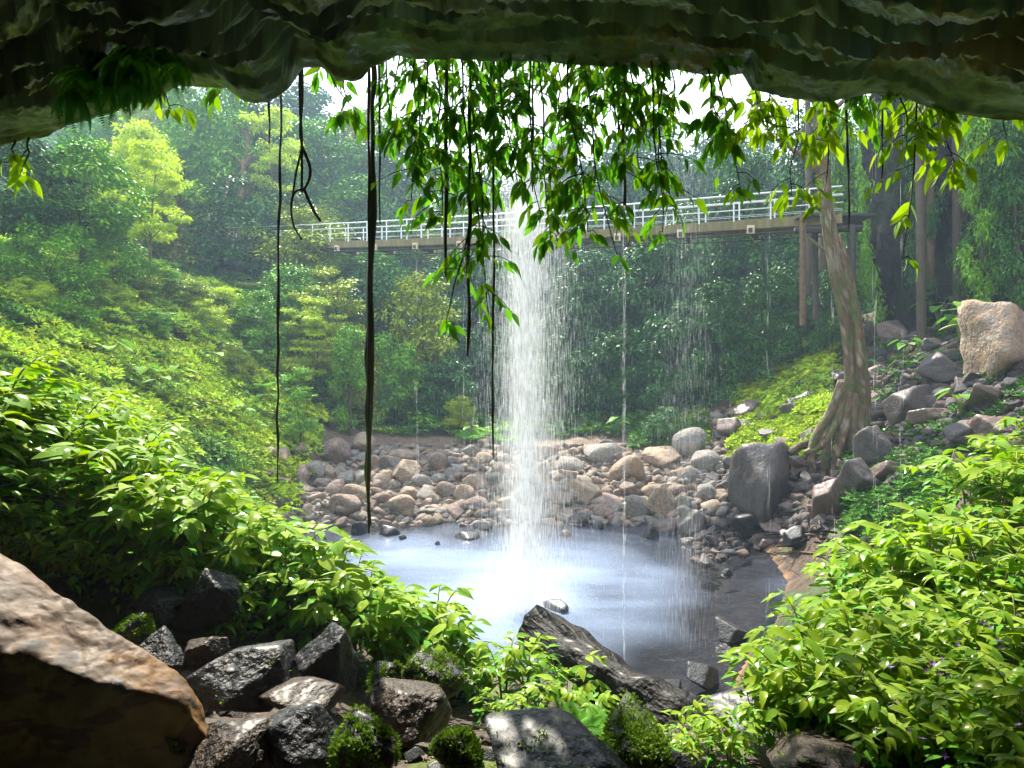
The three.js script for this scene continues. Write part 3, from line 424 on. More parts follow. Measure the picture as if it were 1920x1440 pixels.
function treeProto(seed, o) {
  const R = Rng(seed), g = new THREE.Group(), h = 10, clumps = [];
  const lean = V(R.r(-.5, .5), h * o.trunk, R.r(-.5, .5));
  const tp = [V(0, -0.4, 0), V(R.r(-.2, .2), h * o.trunk * 0.35, R.r(-.2, .2)), V(R.r(-.3, .3), h * o.trunk * 0.7, R.r(-.3, .3)), lean];
  const tr = new THREE.Mesh(tube(tp, [o.r, o.r * 0.75, o.r * 0.55, o.r * 0.25], 7, 10), o.bark ?? M.barkDark); tr.name = 'trunk'; g.add(tr);
  for (let k = 0; k < o.limbs; k++) { const t = R.r(o.low, 0.95), s = V().copy(tp[1]).lerp(lean, clamp((t - 0.35) / 0.65, 0, 1)), a = k * 2.4 + R.r(-.5, .5), L = o.w * R.r(0.6, 1), e = s.clone().add(V(Math.cos(a) * L, h * R.r(0.06, 0.2), Math.sin(a) * L)), mid = s.clone().lerp(e, 0.5).add(V(0, R.r(-.3, .4), 0));
    const lm = new THREE.Mesh(tube([s, mid, e], [o.r * 0.35, o.r * 0.22, o.r * 0.1], 5, 6), o.bark ?? M.barkDark); lm.name = 'limb'; g.add(lm); clumps.push(e, mid); }
  for (let k = 0; k < o.clumps; k++) { const y = R.r(o.y0, o.y1), f = (y - o.y0) / (o.y1 - o.y0), prof = o.shape === 'bush' ? Math.sqrt(1 - f * f * 0.9) : o.shape === 'tall' ? 0.55 + 0.45 * Math.sin(f * 3.1) : Math.sin(0.35 + f * 2.6), a = R() * 6.283, q = Math.sqrt(R.r(0.25, 1)) * o.w * prof; const c = V(Math.cos(a) * q, y * h, Math.sin(a) * q); c.w = R.r(0.6, 1.35); clumps.push(c); }
  const cr = new THREE.Mesh(leafCloud(R, clumps, o.per, o.clump, o.leaf, o.flat ?? 0.65), M.crownMid); cr.name = 'crown'; cr.userData = { kind: 'stuff' }; g.add(cr);
  return g;
}
const TP = {
  round: [1, 2].map((s) => treeProto(100 + s, { trunk: 0.75, r: 0.2, limbs: 9, low: 0.45, w: 2.7, clumps: 44, y0: 0.42, y1: 0.98, per: 130, clump: 0.85, leaf: 0.30 })),
  tall: [1, 2].map((s) => treeProto(110 + s, { trunk: 0.92, r: 0.17, limbs: 8, low: 0.4, w: 1.7, clumps: 46, y0: 0.12, y1: 1.0, per: 130, clump: 0.75, leaf: 0.27, shape: 'tall', flat: 0.9 })),
  bush: [1, 2, 3].map((s) => treeProto(120 + s, { trunk: 0.5, r: 0.1, limbs: 7, low: 0.2, w: 3.6, clumps: 48, y0: 0.04, y1: 0.95, per: 130, clump: 0.95, leaf: 0.34, shape: 'bush', flat: 0.8 })),
  open: [1, 2].map((s) => treeProto(130 + s, { trunk: 0.85, r: 0.12, limbs: 12, low: 0.3, w: 2.6, clumps: 26, y0: 0.3, y1: 1.0, per: 120, clump: 0.7, leaf: 0.26, flat: 0.4, bark: M.bark })),
};
const CM = { dark: M.crownDark, mid: M.crownMid, lime: M.crownLime, olive: M.crownOlive, blue: M.crownBlue };
const CW = { dark: 'dark green', mid: 'mid green', lime: 'yellow green', olive: 'olive green', blue: 'deep green' };
function putTree(kind, tone, px, pyTop, d, wpx, label, grp, R, name) {
  const t = P(px, pyTop, d), y0 = H(t.x, t.z) - 0.1, h = Math.max(1.2, t.y - y0), w = wpx * d / FOCAL, protos = TP[kind], pr = protos[R.i(protos.length)], pw = { round: 6.4, tall: 4.6, bush: 8.4, open: 6 }[kind];
  const o = pr.clone(); o.name = numbered(name ?? (kind === 'bush' ? 'shrub' : 'tree')); o.position.set(t.x, y0, t.z); o.rotation.y = R() * 6.28; o.scale.set(w / pw, h / 10, w / pw); o.userData = {}; scene.add(o);
  const cr = o.getObjectByName('crown'); cr.material = CM[tone]; cr.userData = { kind: 'stuff' };
  return tag(o, label, kind === 'bush' ? 'shrub' : 'tree', grp);
}
{
  const R = Rng(61);
  // [kind, tone, px, top py, distance, width px, label]
  const T = [
    ['round', 'dark', 40, 262, 24, 230, 'dark broadleaf tree at the picture edge under the hanging yellow leaves'], ['round', 'mid', 165, 268, 26, 220, 'dark broadleaf tree with drooping pale leaf tufts on the left slope'], ['bush', 'mid', 95, 400, 24, 200, 'dark shrub filling the foot of the left trees'], ['bush', 'mid', 215, 430, 27, 150, 'mid green shrub right of the dark left trees'],
    ['open', 'lime', 280, 270, 31, 150, 'sunlit yellow green tree with crooked limb before the bridge end'], ['round', 'lime', 265, 235, 36, 150, 'bright green tree rising behind the crooked limb tree'], ['tall', 'mid', 345, 165, 46, 120, 'tall leafy tree under the fern hung ledge'], ['tall', 'mid', 420, 140, 48, 120, 'dark vine clad tree behind the bridge end'], ['tall', 'mid', 395, 190, 52, 80, 'vine clad green tree beside the dark one'], ['open', 'lime', 515, 205, 46, 130, 'yellow crowned tree behind the thin hanging root'], ['tall', 'dark', 480, 210, 50, 110, 'dark slender tree behind the bridge deck'], ['tall', 'mid', 560, 235, 54, 120, 'hazy tree left of the thick hanging root'],
    ['round', 'mid', 620, 225, 56, 160, 'hazy round tree behind the bridge rail'], ['round', 'olive', 685, 215, 60, 170, 'pale hazy tree directly behind the thick root'], ['round', 'blue', 750, 235, 58, 170, 'hazy tree above the bridge rail right of the thick root'], ['round', 'mid', 830, 300, 58, 170, 'pale tree behind the hanging leaves'], ['round', 'blue', 910, 330, 60, 170, 'misty tree left of the falling water'], ['round', 'blue', 1000, 330, 62, 180, 'misty tree behind the top of the falling water'],
    ['bush', 'lime', 445, 340, 52, 130, 'leafy shrub with red berries behind the bridge rail'], ['bush', 'olive', 600, 380, 48, 160, 'olive shrub behind the middle of the bridge'], ['bush', 'blue', 720, 370, 50, 170, 'deep green shrub behind the bridge posts'],
    ['open', 'olive', 620, 505, 33, 150, 'yellowish tree under the bridge with reddish shoots'], ['open', 'lime', 590, 560, 31, 130, 'light green sapling below the bridge'], ['round', 'mid', 550, 500, 35, 140, 'green tree just below the bridge deck'], ['round', 'blue', 700, 505, 37, 170, 'deep green tree under the bridge beside the thick root'], ['bush', 'olive', 660, 600, 32, 130, 'olive shrub left of the thick root'], ['tall', 'mid', 655, 620, 30, 80, 'slim dark stemmed tree standing behind the boulders'], ['bush', 'mid', 740, 620, 33, 150, 'large leaved shrub right of the thick root'], ['round', 'olive', 790, 520, 36, 160, 'pale tree behind the hanging twig'], ['bush', 'blue', 830, 660, 34, 150, 'grey green shrub above the boulders left of the fall'], ['bush', 'mid', 480, 540, 31, 120, 'dark shrub below the bridge end'], ['open', 'mid', 560, 690, 26, 90, 'thin stemmed sapling rooted behind the leftmost boulders'], ['bush', 'dark', 610, 700, 31, 110, 'dark hollow shrub behind the leftmost boulders'], ['bush', 'blue', 900, 600, 38, 160, 'misty shrub left of the fall'], ['round', 'blue', 880, 460, 44, 180, 'misty tree below the bridge left of the fall'],
    ['round', 'blue', 1090, 330, 52, 190, 'misty tree right of the falling water'], ['tall', 'blue', 1170, 280, 50, 150, 'misty tall tree behind the thin stream'], ['round', 'dark', 1120, 470, 40, 190, 'dark hazy tree right of the fall'], ['round', 'dark', 1220, 430, 38, 190, 'dark tree behind the thin stream'], ['round', 'blue', 1310, 380, 37, 180, 'tree behind the bridge rail at the right bank'], ['tall', 'dark', 1400, 300, 36, 150, 'dark tree behind the timber platform'], ['bush', 'dark', 1060, 620, 36, 180, 'dark shrub behind the fall'], ['bush', 'dark', 1160, 600, 35, 180, 'dark leafy shrub over the boulder bar'], ['bush', 'blue', 1260, 560, 33, 180, 'deep green shrub above the stone pile'], ['bush', 'dark', 1350, 520, 31, 160, 'dark shrub left of the platform post'], ['bush', 'dark', 1440, 480, 30, 150, 'dark shrub beside the platform post'], ['tall', 'dark', 1500, 200, 33, 140, 'dark vine clad tree behind the buttressed trunk'], ['tall', 'mid', 1590, 190, 30, 120, 'creeper covered tree between the two big trunks'], ['tall', 'dark', 1690, 190, 31, 120, 'creeper clad tree behind the second trunk'], ['tall', 'dark', 1780, 190, 27, 130, 'dark creeper column before the cliff'], ['bush', 'dark', 1560, 480, 28, 120, 'dark shrub behind the buttressed trunk'], ['bush', 'mid', 1700, 470, 27, 90, 'small shrub right of the second trunk'], ['tall', 'mid', 1640, 185, 27, 70, 'ivy wrapped column beside the second trunk'], ['tall', 'dark', 1730, 185, 25, 80, 'ivy wrapped column in front of the cliff'], ['tall', 'mid', 1840, 200, 22, 90, 'hanging creeper curtain on the cliff'], ['tall', 'dark', 1905, 205, 21, 100, 'dark creeper curtain at the right picture edge'], ['bush', 'dark', 1850, 380, 23, 130, 'dark shrub at the foot of the cliff'],  // right slope: its shade is put into the dark and deep green crowns
    ['bush', 'blue', 1245, 760, 29, 90, 'low misty bush on the stone pile'], ['round', 'blue', 1060, 260, 66, 200, 'faint tree at the head of the gully'], ['round', 'blue', 1230, 230, 58, 200, 'faint tree high on the right slope'], ['round', 'blue', 1340, 240, 50, 180, 'faint tree above the platform'], ['round', 'lime', 300, 150, 58, 150, 'far tree on the left skyline under the ledge'], ['round', 'blue', 560, 160, 66, 170, 'far tree on the skyline between bulge and thick root'],
  ];
  for (const t of T) putTree(t[0], t[1], t[2], t[3], t[4], t[5], t[6], 'forest trees and shrubs of the gully', R);
  const SL = [[60, 520, 'lime', 'bush', 120], [130, 560, 'mid', 'bush', 120], [250, 500, 'olive', 'bush', 130], [300, 490, 'mid', 'bush', 110], [350, 520, 'olive', 'bush', 120], [420, 540, 'lime', 'open', 110], [460, 575, 'mid', 'bush', 110], [390, 560, 'lime', 'bush', 100], [520, 600, 'lime', 'bush', 110], [500, 525, 'olive', 'open', 110], [200, 520, 'lime', 'bush', 110], [290, 580, 'mid', 'open', 90], [700, 640, 'lime', 'bush', 100], [780, 680, 'mid', 'bush', 110], [630, 680, 'mid', 'open', 90], [860, 740, 'olive', 'bush', 80], [30, 450, 'mid', 'bush', 140], [440, 640, 'olive', 'bush', 80]].sort((a, b) => a[0] - b[0]);
  SL.forEach(([px, py, tone, kind, w], k) => { const q = hit(px, py + 70, 14); putTree(kind, tone, px, py, Math.min(36, -q.z), w, `${CW[tone]} ${kind === 'open' ? 'sapling' : 'bush'} on the left slope, ${ordinal(k)} from left`, 'bushes of the left slope', R, kind === 'open' ? 'sapling' : 'slope_bush'); });
  // filler wood behind: shrubs and trees spread over the far slopes, told apart by their place
  let k = 0;
  for (let d = 40; d < 70; d += 6) for (let px = 190; px < 1750; px += 125) { const q = px + R.r(-40, 40), b = P(q, 500, d), y = H(b.x, b.z), top = y + R.r(5, 8), py = 720 - (top - EYE) / d * FOCAL; if (py < 150 || (q > 620 && q < 1050 && py < 300)) continue; const tone = q < 760 ? ['mid', 'lime', 'mid', 'olive', 'dark'][R.i(5)] : ['mid', 'blue', 'dark', 'blue', 'olive'][R.i(5)]; putTree(R() < 0.5 ? 'bush' : 'round', q > 1000 && tone === 'olive' ? 'dark' : tone, q, py, d, R.r(5, 8) * FOCAL / d, `far ${CW[q > 1000 && tone === 'olive' ? 'dark' : tone]} tree, ${ordinal(k++)} of the wood on the back slope`, 'wood on the back slope', R, 'far_tree'); }  // darker crowns towards the right carry the shade of that slope in their colour
}

// ------------------------------------------------------------------ ground cover
{
  const R = Rng(71), b = new MB(); for (let k = 0; k < 7; k++) { const a = k * 0.9 + R.r(-.3, .3); b.add(quad, frame(V(Math.cos(a) * 0.03, 0.02 + 0.1 * R(), Math.sin(a) * 0.03), V(Math.cos(a), R.r(0.1, 0.9), Math.sin(a)), V(0, 1, 0), R.r(0.10, 0.19))); }
  const sprig = b.geo();
  // patches of about sixty sprigs each, laid side by side along the slope
  const patches = [0, 1, 2, 3].map(() => { const q = new MB(); for (let k = 0; k < 62; k++) { const a = R() * 6.28, r = Math.sqrt(R()) * 0.85, f = R.r(0.65, 1.3), w = R.r(0.85, 1.2); q.add(sprig, frame(V(Math.cos(a) * r, 0.02 + 0.3 * R() * (1 - r), Math.sin(a) * r), V(R.r(-.45, .45), 1, R.r(-.45, .45)), V(R.r(-1, 1), 0, R.r(-1, 1)), R.r(0.8, 1.6)), [f * w, f, f * 0.9]); } return q.geo(); });
  M.coverPatch = leafMat('ground cover patch', 0.9, 0.9, 0.9, { plain: 1, coat: 0.1, tr: 0, vc: 1 });
  function patchCover(name, spots, tint, label, s0, s1) { const g = group(name), c = new THREE.Color(), by = [[], [], [], []]; spots.forEach((q) => by[R.i(4)].push(q)); by.forEach((list, k) => { const im = new THREE.InstancedMesh(patches[k], M.coverPatch, list.length); list.forEach((q, i) => { const e = 0.4, nx = Hq(q[0] - e, q[2]) - Hq(q[0] + e, q[2]), nz = Hq(q[0], q[2] - e) - Hq(q[0], q[2] + e), a = R() * 6.28; im.setMatrixAt(i, frame(V(q[0], q[1], q[2]), V(nx + R.r(-.15, .15), 1.1, nz + R.r(-.15, .15)), V(Math.cos(a), 0, Math.sin(a)), R.r(s0, s1))); im.setColorAt(i, c.setRGB(...tint(q))); }); im.name = 'foliage'; im.userData = { kind: 'stuff' }; g.add(im); }); tag(g, label, 'ground cover', null, 'stuff'); }
  function cover(name, n, pick, tint, label, s0 = 0.7, s1 = 1.5) { const ms = [], cs = [], c = new THREE.Color(); for (let k = 0; k < n; k++) { const q = pick(); if (!q) continue; const m = frame(V(q[0], q[1], q[2]), V(R.r(-.4, .4), 1, R.r(-.4, .4)), V(R.r(-1, 1), 0, R.r(-1, 1)), R.r(s0, s1)); ms.push(m); cs.push(tint(q)); } const im = new THREE.InstancedMesh(sprig, M.cover, ms.length); ms.forEach((m, i) => { im.setMatrixAt(i, m); im.setColorAt(i, c.setRGB(...cs[i])); }); im.name = numbered(name); scene.add(im); tag(im, label, 'ground cover', null, 'stuff'); }
  const tone = (q, bright) => { const a = fbm(q[0] * 0.35, 2, q[2] * 0.35, 3) + R.r(-.12, .12) + bright; const t = sst(-0.15, 0.3, a), k = R.r(0.75, 1.2); return [lerp(0.09, 0.40, t) * k, lerp(0.25, 0.55, t) * k, lerp(0.02, 0.008, t) * k]; };
  const lift = (x, z) => Hq(x, z) + (1.5 * Math.max(0, fbm(x * 0.55, 8, z * 0.55, 3) + 0.16) + 0.25 * Math.max(0, n3(x * 2.1, 3, z * 2.1))) * Math.pow(R(), 0.4);
  const cs = []; for (let d = 11; d < 38; d += 0.8) for (let x = -6; x > -0.95 * d; x -= 0.8) { const u = x + R.r(-.35, .35), v = d + R.r(-.35, .35); if ((u > -7 - 0.1 * (v - 11) && v > 15) || sdPool(u, v) < 0.5) continue; const m = 1.5 * Math.max(0, fbm(u * 0.55, 8, -v * 0.55, 3) + 0.16); cs.push([u, Hq(u, -v) + m * 0.8, -v]); if (m > 0.15) cs.push([u + R.r(-.4, .4), Hq(u, -v) + m * 0.35, -v]); }
  patchCover('creeper_cover', cs, (q) => tone(q, 0.22), 'bright green creeper carpet over the left slope', 0.8, 1.15);
  cover('herb_cover', 9000, () => { const d = R.r(30.8, 44), x = R.r(-12, 12); return [x, lift(x, -d), -d]; }, (q) => tone(q, -0.1), 'low green herbs behind the boulder bar');
  const hs = []; for (let k = 0; k < 330; k++) { const q = hit(R.r(1390, 1560), R.r(640, 860), 14); if (fbm(q.x, 1, q.z, 3) > -0.2) hs.push([q.x, q.y + 0.25 * R(), q.z]); }
  patchCover('slope_herbs', hs, (q) => tone(q, 0.25), 'sunlit green herbs left of the buttressed tree', 0.5, 0.85);
  cover('ivy_patch', 5000, () => { const q = hit(R.r(1580, 1760), R.r(860, 1030), 9); if (fbm(q.x * 1.1, 4, q.z * 1.1, 3) < -0.02) return null; return [q.x + R.r(-.15, .15), q.y + 0.4 * R(), q.z + R.r(-.15, .15)]; }, (q) => tone(q, -0.25), 'dark green ivy patch behind the right bank plants', 0.35, 0.7);
  cover('slope_weeds', 5000, () => { const q = hit(R.r(1600, 1925), R.r(400, 860), 12); const t = fbm(q.x * 0.8, 6, q.z * 0.8, 3); return t < 0.02 ? null : [q.x, q.y + 0.15 * R(), q.z]; }, (q) => tone(q, -0.2), 'sparse weeds on the brown right slope', 0.5, 1.1);
  const ws = []; for (let d = 38; d < 74; d += 2.2) for (let x = -0.88 * d; x < 0.88 * d; x += 2.2) { const u = x + R.r(-.8, .8), v = d + R.r(-.8, .8); ws.push([u, Hq(u, -v) + 0.3 * R(), -v]); }
  patchCover('far_wood_floor', ws, (q) => tone(q, -0.35), 'dense undergrowth covering the far slopes', 1.7, 2.6);
  cover('stone_pile_weeds', 1500, () => { const q = hit(R.r(1180, 1330), R.r(780, 850), 20); return [q.x, q.y + 0.4 * R(), q.z]; }, (q) => tone(q, -0.05), 'pale weeds along the top of the stone pile', 0.6, 1.2);
}

// fallen leaves and twigs
{
  const R = Rng(73), ms = [], c = new THREE.Color(), lf = leafGeo(1, 0.45, 0.3, 0.6, 2);
  for (let k = 0; k < 9000; k++) { const t = R(), q = t < 0.7 ? hit(R.r(1330, 1925), R.r(420, 1060), 9) : hit(R.r(300, 1300), R.r(1080, 1439), 2); if (q.y < 0.05) continue; ms.push(frame(q.add(V(0, 0.015, 0)), V(R.r(-1, 1), R.r(-.1, .25), R.r(-1, 1)), V(R.r(-.5, .5), 1, R.r(-.5, .5)), (t < 0.7 ? R.r(0.08, 0.2) : R.r(0.03, 0.07)) * (R() < 0.12 ? 1.5 : 1), R() < 0.25 ? 0.2 : 1)); }
  const mt = new THREE.MeshStandardMaterial({ name: 'leaf litter', roughness: 0.7, side: THREE.DoubleSide }), im = new THREE.InstancedMesh(lf, mt, ms.length); ms.forEach((m, i) => { im.setMatrixAt(i, m); const q = R.r(0.4, 1.3); im.setColorAt(i, c.setRGB(0.16 * q, 0.095 * q, 0.05 * q)); }); im.name = numbered('leaf_litter'); scene.add(im); tag(im, 'brown fallen leaves and twigs on the slope and cave floor', 'leaf litter', null, 'stuff');
}

// ------------------------------------------------------------------ footbridge
{
  const A = P(345, 462, 46), B = P(1580, 410, 25.5), g = group('footbridge', A), dir = B.clone().sub(A), L = dir.length(), u = dir.clone().normalize(), side = V(-u.z, 0, u.x).normalize(), W = 1.3;
  const at = (s, off, h) => { const t = s / L; return u.clone().multiplyScalar(s).addScaledVector(side, off).add(V(0, h - 0.9 * 4 * t * (1 - t) * 0.35, 0)); };
  const run = (off, h, r, n = 18, rs = 6) => { const p = []; for (let k = 0; k <= n; k++) p.push(at(L * k / n, off, h)); return tube(p, p.map(() => r), rs, n * 2); };
  const barGeo = (off, h, w, t, s0, s1) => { const p = [], n = 16, ix = [], uv = []; for (let k = 0; k <= n; k++) { const s = lerp(s0, s1, k / n); for (const [a, b] of [[-w / 2, -t / 2], [w / 2, -t / 2], [w / 2, t / 2], [-w / 2, t / 2]]) { const q = at(s, off + a, h + b); p.push(q.x, q.y, q.z); uv.push(a * 4, s); } } for (let k = 0; k < n; k++) for (let j = 0; j < 4; j++) { const a = k * 4 + j, b = k * 4 + (j + 1) % 4; ix.push(a, b, a + 4, b, b + 4, a + 4); } ix.push(0, 2, 1, 0, 3, 2); const e = n * 4; ix.push(e, e + 1, e + 2, e, e + 2, e + 3); const q = new THREE.BufferGeometry(); q.setAttribute('position', new THREE.Float32BufferAttribute(p, 3)); q.setAttribute('uv', new THREE.Float32BufferAttribute(uv, 2)); q.setIndex(ix); const f = q.toNonIndexed(); f.computeVertexNormals(); return f; };
  for (const s of [-1, 1]) { mesh('edge_beam', barGeo(s * W / 2, -0.16, 0.1, 0.34, 0, L), M.timber, g); mesh('handrail', run(s * W / 2, 1.12, 0.035), M.steel, g); mesh('lower_rail', run(s * W / 2, 0.82, 0.022), M.steel, g); mesh('cable', run(s * W / 2, -0.52, 0.03), M.timberDark, g); for (const h of [0.25, 0.5]) mesh('wire', run(s * W / 2, h, 0.008, 18, 4), M.steel, g); }
  mesh('deck', barGeo(0, 0.06, W - 0.12, 0.06, 0, L), M.timber, g);
  for (let s = 0.5; s < L; s += 1.45) for (const q of [-1, 1]) mesh('post', cyl(at(s, q * W / 2, -0.25), at(s, q * W / 2, 1.12), 0.035, 6), M.steel, g);
  for (let s = 1.2; s < L; s += 2.9) { const c = at(s, 0, -0.42), m = new THREE.Matrix4().makeBasis(u, V(0, 1, 0), side).setPosition(c); mesh('cross_bearer', boxAt(0.16, 0.18, W + 0.5, m), M.timberDark, g); for (const q of [-1, 1]) mesh('bearer_block', boxAt(0.3, 0.34, 0.14, new THREE.Matrix4().makeBasis(u, V(0, 1, 0), side).setPosition(at(s, q * (W / 2 + 0.14), -0.38))), M.cap, g); }
  tag(g, 'long suspended footbridge with pale steel railings crossing the gully', 'footbridge');
  // poles where the bridge reaches the left bank
  [[405, 368, 452, 44], [430, 380, 455, 43], [392, 400, 452, 45]].forEach(([px, a, b, d], k) => tag(mesh('bridge_pole', cyl(P(px, b + 15, d), P(px, a, d), 0.06, 6), M.steel), ['tallest steel pole at the left bridge end', 'right one of the steel poles at the left bridge end', 'leftmost steel pole at the left bridge end'][k], 'pole'));
  // timber platform on the right bank
  const pf0 = P(1545, 420, 25.5), pg = group('timber_platform', pf0), rel = (px, py, d) => P(px, py, d).sub(pf0);
  const bar = (n, a, b, w, mt) => mesh(n, tube([a, a.clone().lerp(b, .5), b], [w, w, w], 4, 2), mt, pg);
  bar('post', rel(1505, 400, 25), rel(1505, 610, 25), 0.13, M.bark); bar('post', rel(1528, 420, 26.5), rel(1530, 600, 26.5), 0.12, M.timberDark); bar('post', rel(1598, 420, 25), rel(1600, 560, 25), 0.12, M.timberDark);
  bar('beam', rel(1490, 432, 25.2), rel(1615, 428, 25.2), 0.14, M.timberDark); bar('beam', rel(1490, 422, 26.6), rel(1615, 420, 26.6), 0.14, M.timberDark);
  bar('brace', rel(1515, 445, 25.4), rel(1560, 480, 25.4), 0.07, M.timber); bar('brace', rel(1600, 530, 25.1), rel(1560, 470, 25.1), 0.07, M.timber); bar('brace', rel(1580, 470, 25.3), rel(1606, 500, 25.3), 0.06, M.timber);
  mesh('deck', boxAt(2.9, 0.1, 1.7, new THREE.Matrix4().setPosition(rel(1552, 412, 25.9))), M.timberDark, pg);
  tag(pg, 'timber viewing platform on posts where the footbridge meets the right bank', 'platform');
  const f = hit(1497, 632, 18); tag(mesh('concrete_footing', boxAt(0.62, 0.95, 0.5, new THREE.Matrix4().makeRotationY(0.3).setPosition(f.x, f.y + 0.3, f.z)), rockMat('weathered concrete', 0.3, 0.26, 0.2)), 'weathered square footing block below the timber platform', 'footing');
}

// ------------------------------------------------------------------ big trees on the right slope
{
  const D = 18, o = hit(1565, 868, 10), dd = -o.z, g = group('buttressed_tree', o), rel = (px, py, d = dd) => P(px, py, d).sub(o), k = dd / FOCAL;
  const pts = [[1588, 830], [1592, 770], [1597, 700], [1590, 620], [1572, 530], [1556, 440], [1545, 350], [1538, 250], [1532, 130], [1530, -60]].map((q) => rel(...q)), rad = [21, 16, 14, 13.5, 13, 12, 11, 10.5, 9.5, 8].map((r) => r * k);
  const mossy = new THREE.MeshStandardMaterial({ name: 'mottled bark', vertexColors: true, roughness: 0.85, map: barkColor, bumpMap: barkBump, bumpScale: 0.05 }), mottle = (q) => { const p = q.attributes.position, c = new Float32Array(p.count * 3); for (let i = 0; i < p.count; i++) { const x = p.getX(i), y = p.getY(i), z = p.getZ(i), a = fbm(x * 3, y * 1.4, z * 3, 4), b = fbm(x * 11, y * 7, z * 11, 3), f = 1 + b; c.set(a + b * 0.4 > 0.12 ? [0.13 * f, 0.15 * f, 0.05 * f] : a - b * 0.5 < -0.16 ? [0.3 * f, 0.25 * f, 0.18 * f] : [0.19 * f, 0.12 * f, 0.065 * f], i * 3); } q.setAttribute('color', new THREE.BufferAttribute(c, 3)); return q; };
  mesh('trunk', mottle(tube(pts, rad, 22, 60, (a, t) => 1 + (0.28 * (1 - t)) * Math.cos(3 * a + 1 + 2 * t) + 0.12 * Math.cos(7 * a + 4 * t))), mossy, g);
  mesh('trunk', mottle(tube([[1612, 840], [1618, 760], [1612, 690], [1603, 600], [1588, 520], [1572, 440]].map((q) => rel(q[0], q[1], dd - 0.12)), [15, 13, 12, 10.5, 9, 5].map((r) => r * k), 14, 40, (a, t) => 1 + 0.15 * Math.cos(4 * a + 3 * t))), mossy, g);
  const rts = [[[1580, 720, 0], [1556, 775, -.2], [1530, 815, -.4], [1522, 850, -.45], [1526, 885, -.4]], [[1590, 730, .1], [1568, 790, -.3], [1545, 830, -.5], [1528, 842, -.5], [1508, 850, -.4]], [[1595, 740, -.1], [1584, 800, -.45], [1572, 850, -.55], [1566, 905, -.5]], [[1602, 740, -.1], [1598, 810, -.45], [1594, 870, -.5], [1590, 930, -.4]], [[1610, 740, 0], [1612, 810, -.35], [1614, 870, -.4], [1616, 925, -.3]], [[1604, 760, .2], [1620, 820, .1], [1640, 850, 0], [1665, 858, 0]], [[1580, 740, .1], [1560, 810, -.1], [1548, 860, -.35], [1545, 900, -.3]], [[1560, 800, -.1], [1530, 826, .1], [1500, 836, .3], [1480, 850, .3]]];
  for (const r of rts) mesh('root', mottle(tube(r.map(([x, y, e]) => rel(x, y, dd + e)), [11, 9, 7.5, 6.5, 4].slice(0, r.length).map((q) => q * k), 9, 24, (a, t) => 1 + 0.15 * Math.cos(3 * a + 5 * t))), mossy, g);
  for (const [a, b, c, r] of [[[1540, 330], [1500, 290], [1440, 250], 6], [[1536, 240], [1580, 190], [1640, 150], 6], [[1534, 200], [1490, 150], [1450, 90], 5]]) mesh('limb', tube([rel(...a), rel(...b), rel(...c)], [r * k, r * 0.7 * k, r * 0.4 * k], 6, 10), M.bark, g);
  tag(g, 'big fluted tree with spreading buttress roots on the right slope', 'tree');

  const o2 = hit(1668, 612, 14), d2 = -o2.z, g2 = group('slope_tree', o2), k2 = d2 / FOCAL, rel2 = (px, py, d = d2) => P(px, py, d).sub(o2);
  mesh('trunk', tube([[1672, 640], [1668, 590], [1662, 520], [1656, 430], [1650, 330], [1645, 230], [1640, 60]].map((q) => rel2(...q)), [24, 16, 13, 12, 11, 10, 8].map((r) => r * k2), 16, 40, (a, t) => 1 + 0.2 * Math.cos(3 * a + 2 * t)), M.bark, g2);
  mesh('trunk', tube([[1690, 640], [1690, 570], [1682, 500], [1668, 400], [1660, 300], [1655, 60]].map((q) => rel2(q[0], q[1], d2 + 0.3)), [14, 12, 11, 10, 9, 7].map((r) => r * k2), 12, 30), M.barkDark, g2);
  for (const [x, y, e] of [[1640, 640, -.3], [1660, 660, -.4], [1700, 650, -.2], [1652, 630, .3]]) mesh('root', tube([rel2(1668, 590), rel2((1668 + x) / 2, 615, d2 + e), rel2(x, y, d2 + e)], [10 * k2, 8 * k2, 4 * k2], 7, 10), M.bark, g2);
  tag(g2, 'second straight trunk with ivy, higher up the right slope', 'tree');
  const RS = Rng(66), slender = (a, b, c, r, mt, label) => { const g = group('slender_tree', a), q = (v) => v.clone().sub(a), top = q(c), cl = []; mesh('trunk', tube([q(a), q(b), top], [r, r * 0.85, r * 0.6], 9, 16), mt, g); for (let k = 0; k < 4; k++) { const e = top.clone().add(V(RS.r(-1.2, 1.2), RS.r(0.1, 1), RS.r(-1.2, 1.2))); mesh('limb', tube([top.clone().multiplyScalar(0.93), top.clone().lerp(e, 0.5), e], [r * 0.5, r * 0.35, r * 0.2], 5, 6), mt, g); cl.push(e); } const cr = mesh('crown', leafCloud(RS, cl, 90, 0.8, 0.26), M.crownMid, g); cr.userData = { kind: 'stuff' }; tag(g, label.replace('trunk', 'trunked tree'), 'tree'); };
  [[1728, 520, 24, 9, 'thin dark trunk right of the second tree'], [1745, 470, 25, 10, 'reddish trunk behind the bright hanging leaves'], [1520, 560, 30, 7, 'slim trunk behind the platform post'], [1545, 600, 29, 8, 'grey trunk in the shade behind the buttressed tree'], [1800, 430, 24, 12, 'dark trunk against the cliff']].forEach(([px, py, d, r, label]) => { const b = P(px, py, d); b.y = H(b.x, b.z) - 0.2; slender(b, P(px - 3, (py + 150) / 2, d), P(px - 8, 60, d), r * d / FOCAL, px === 1745 ? M.bark : M.barkDark, label); });
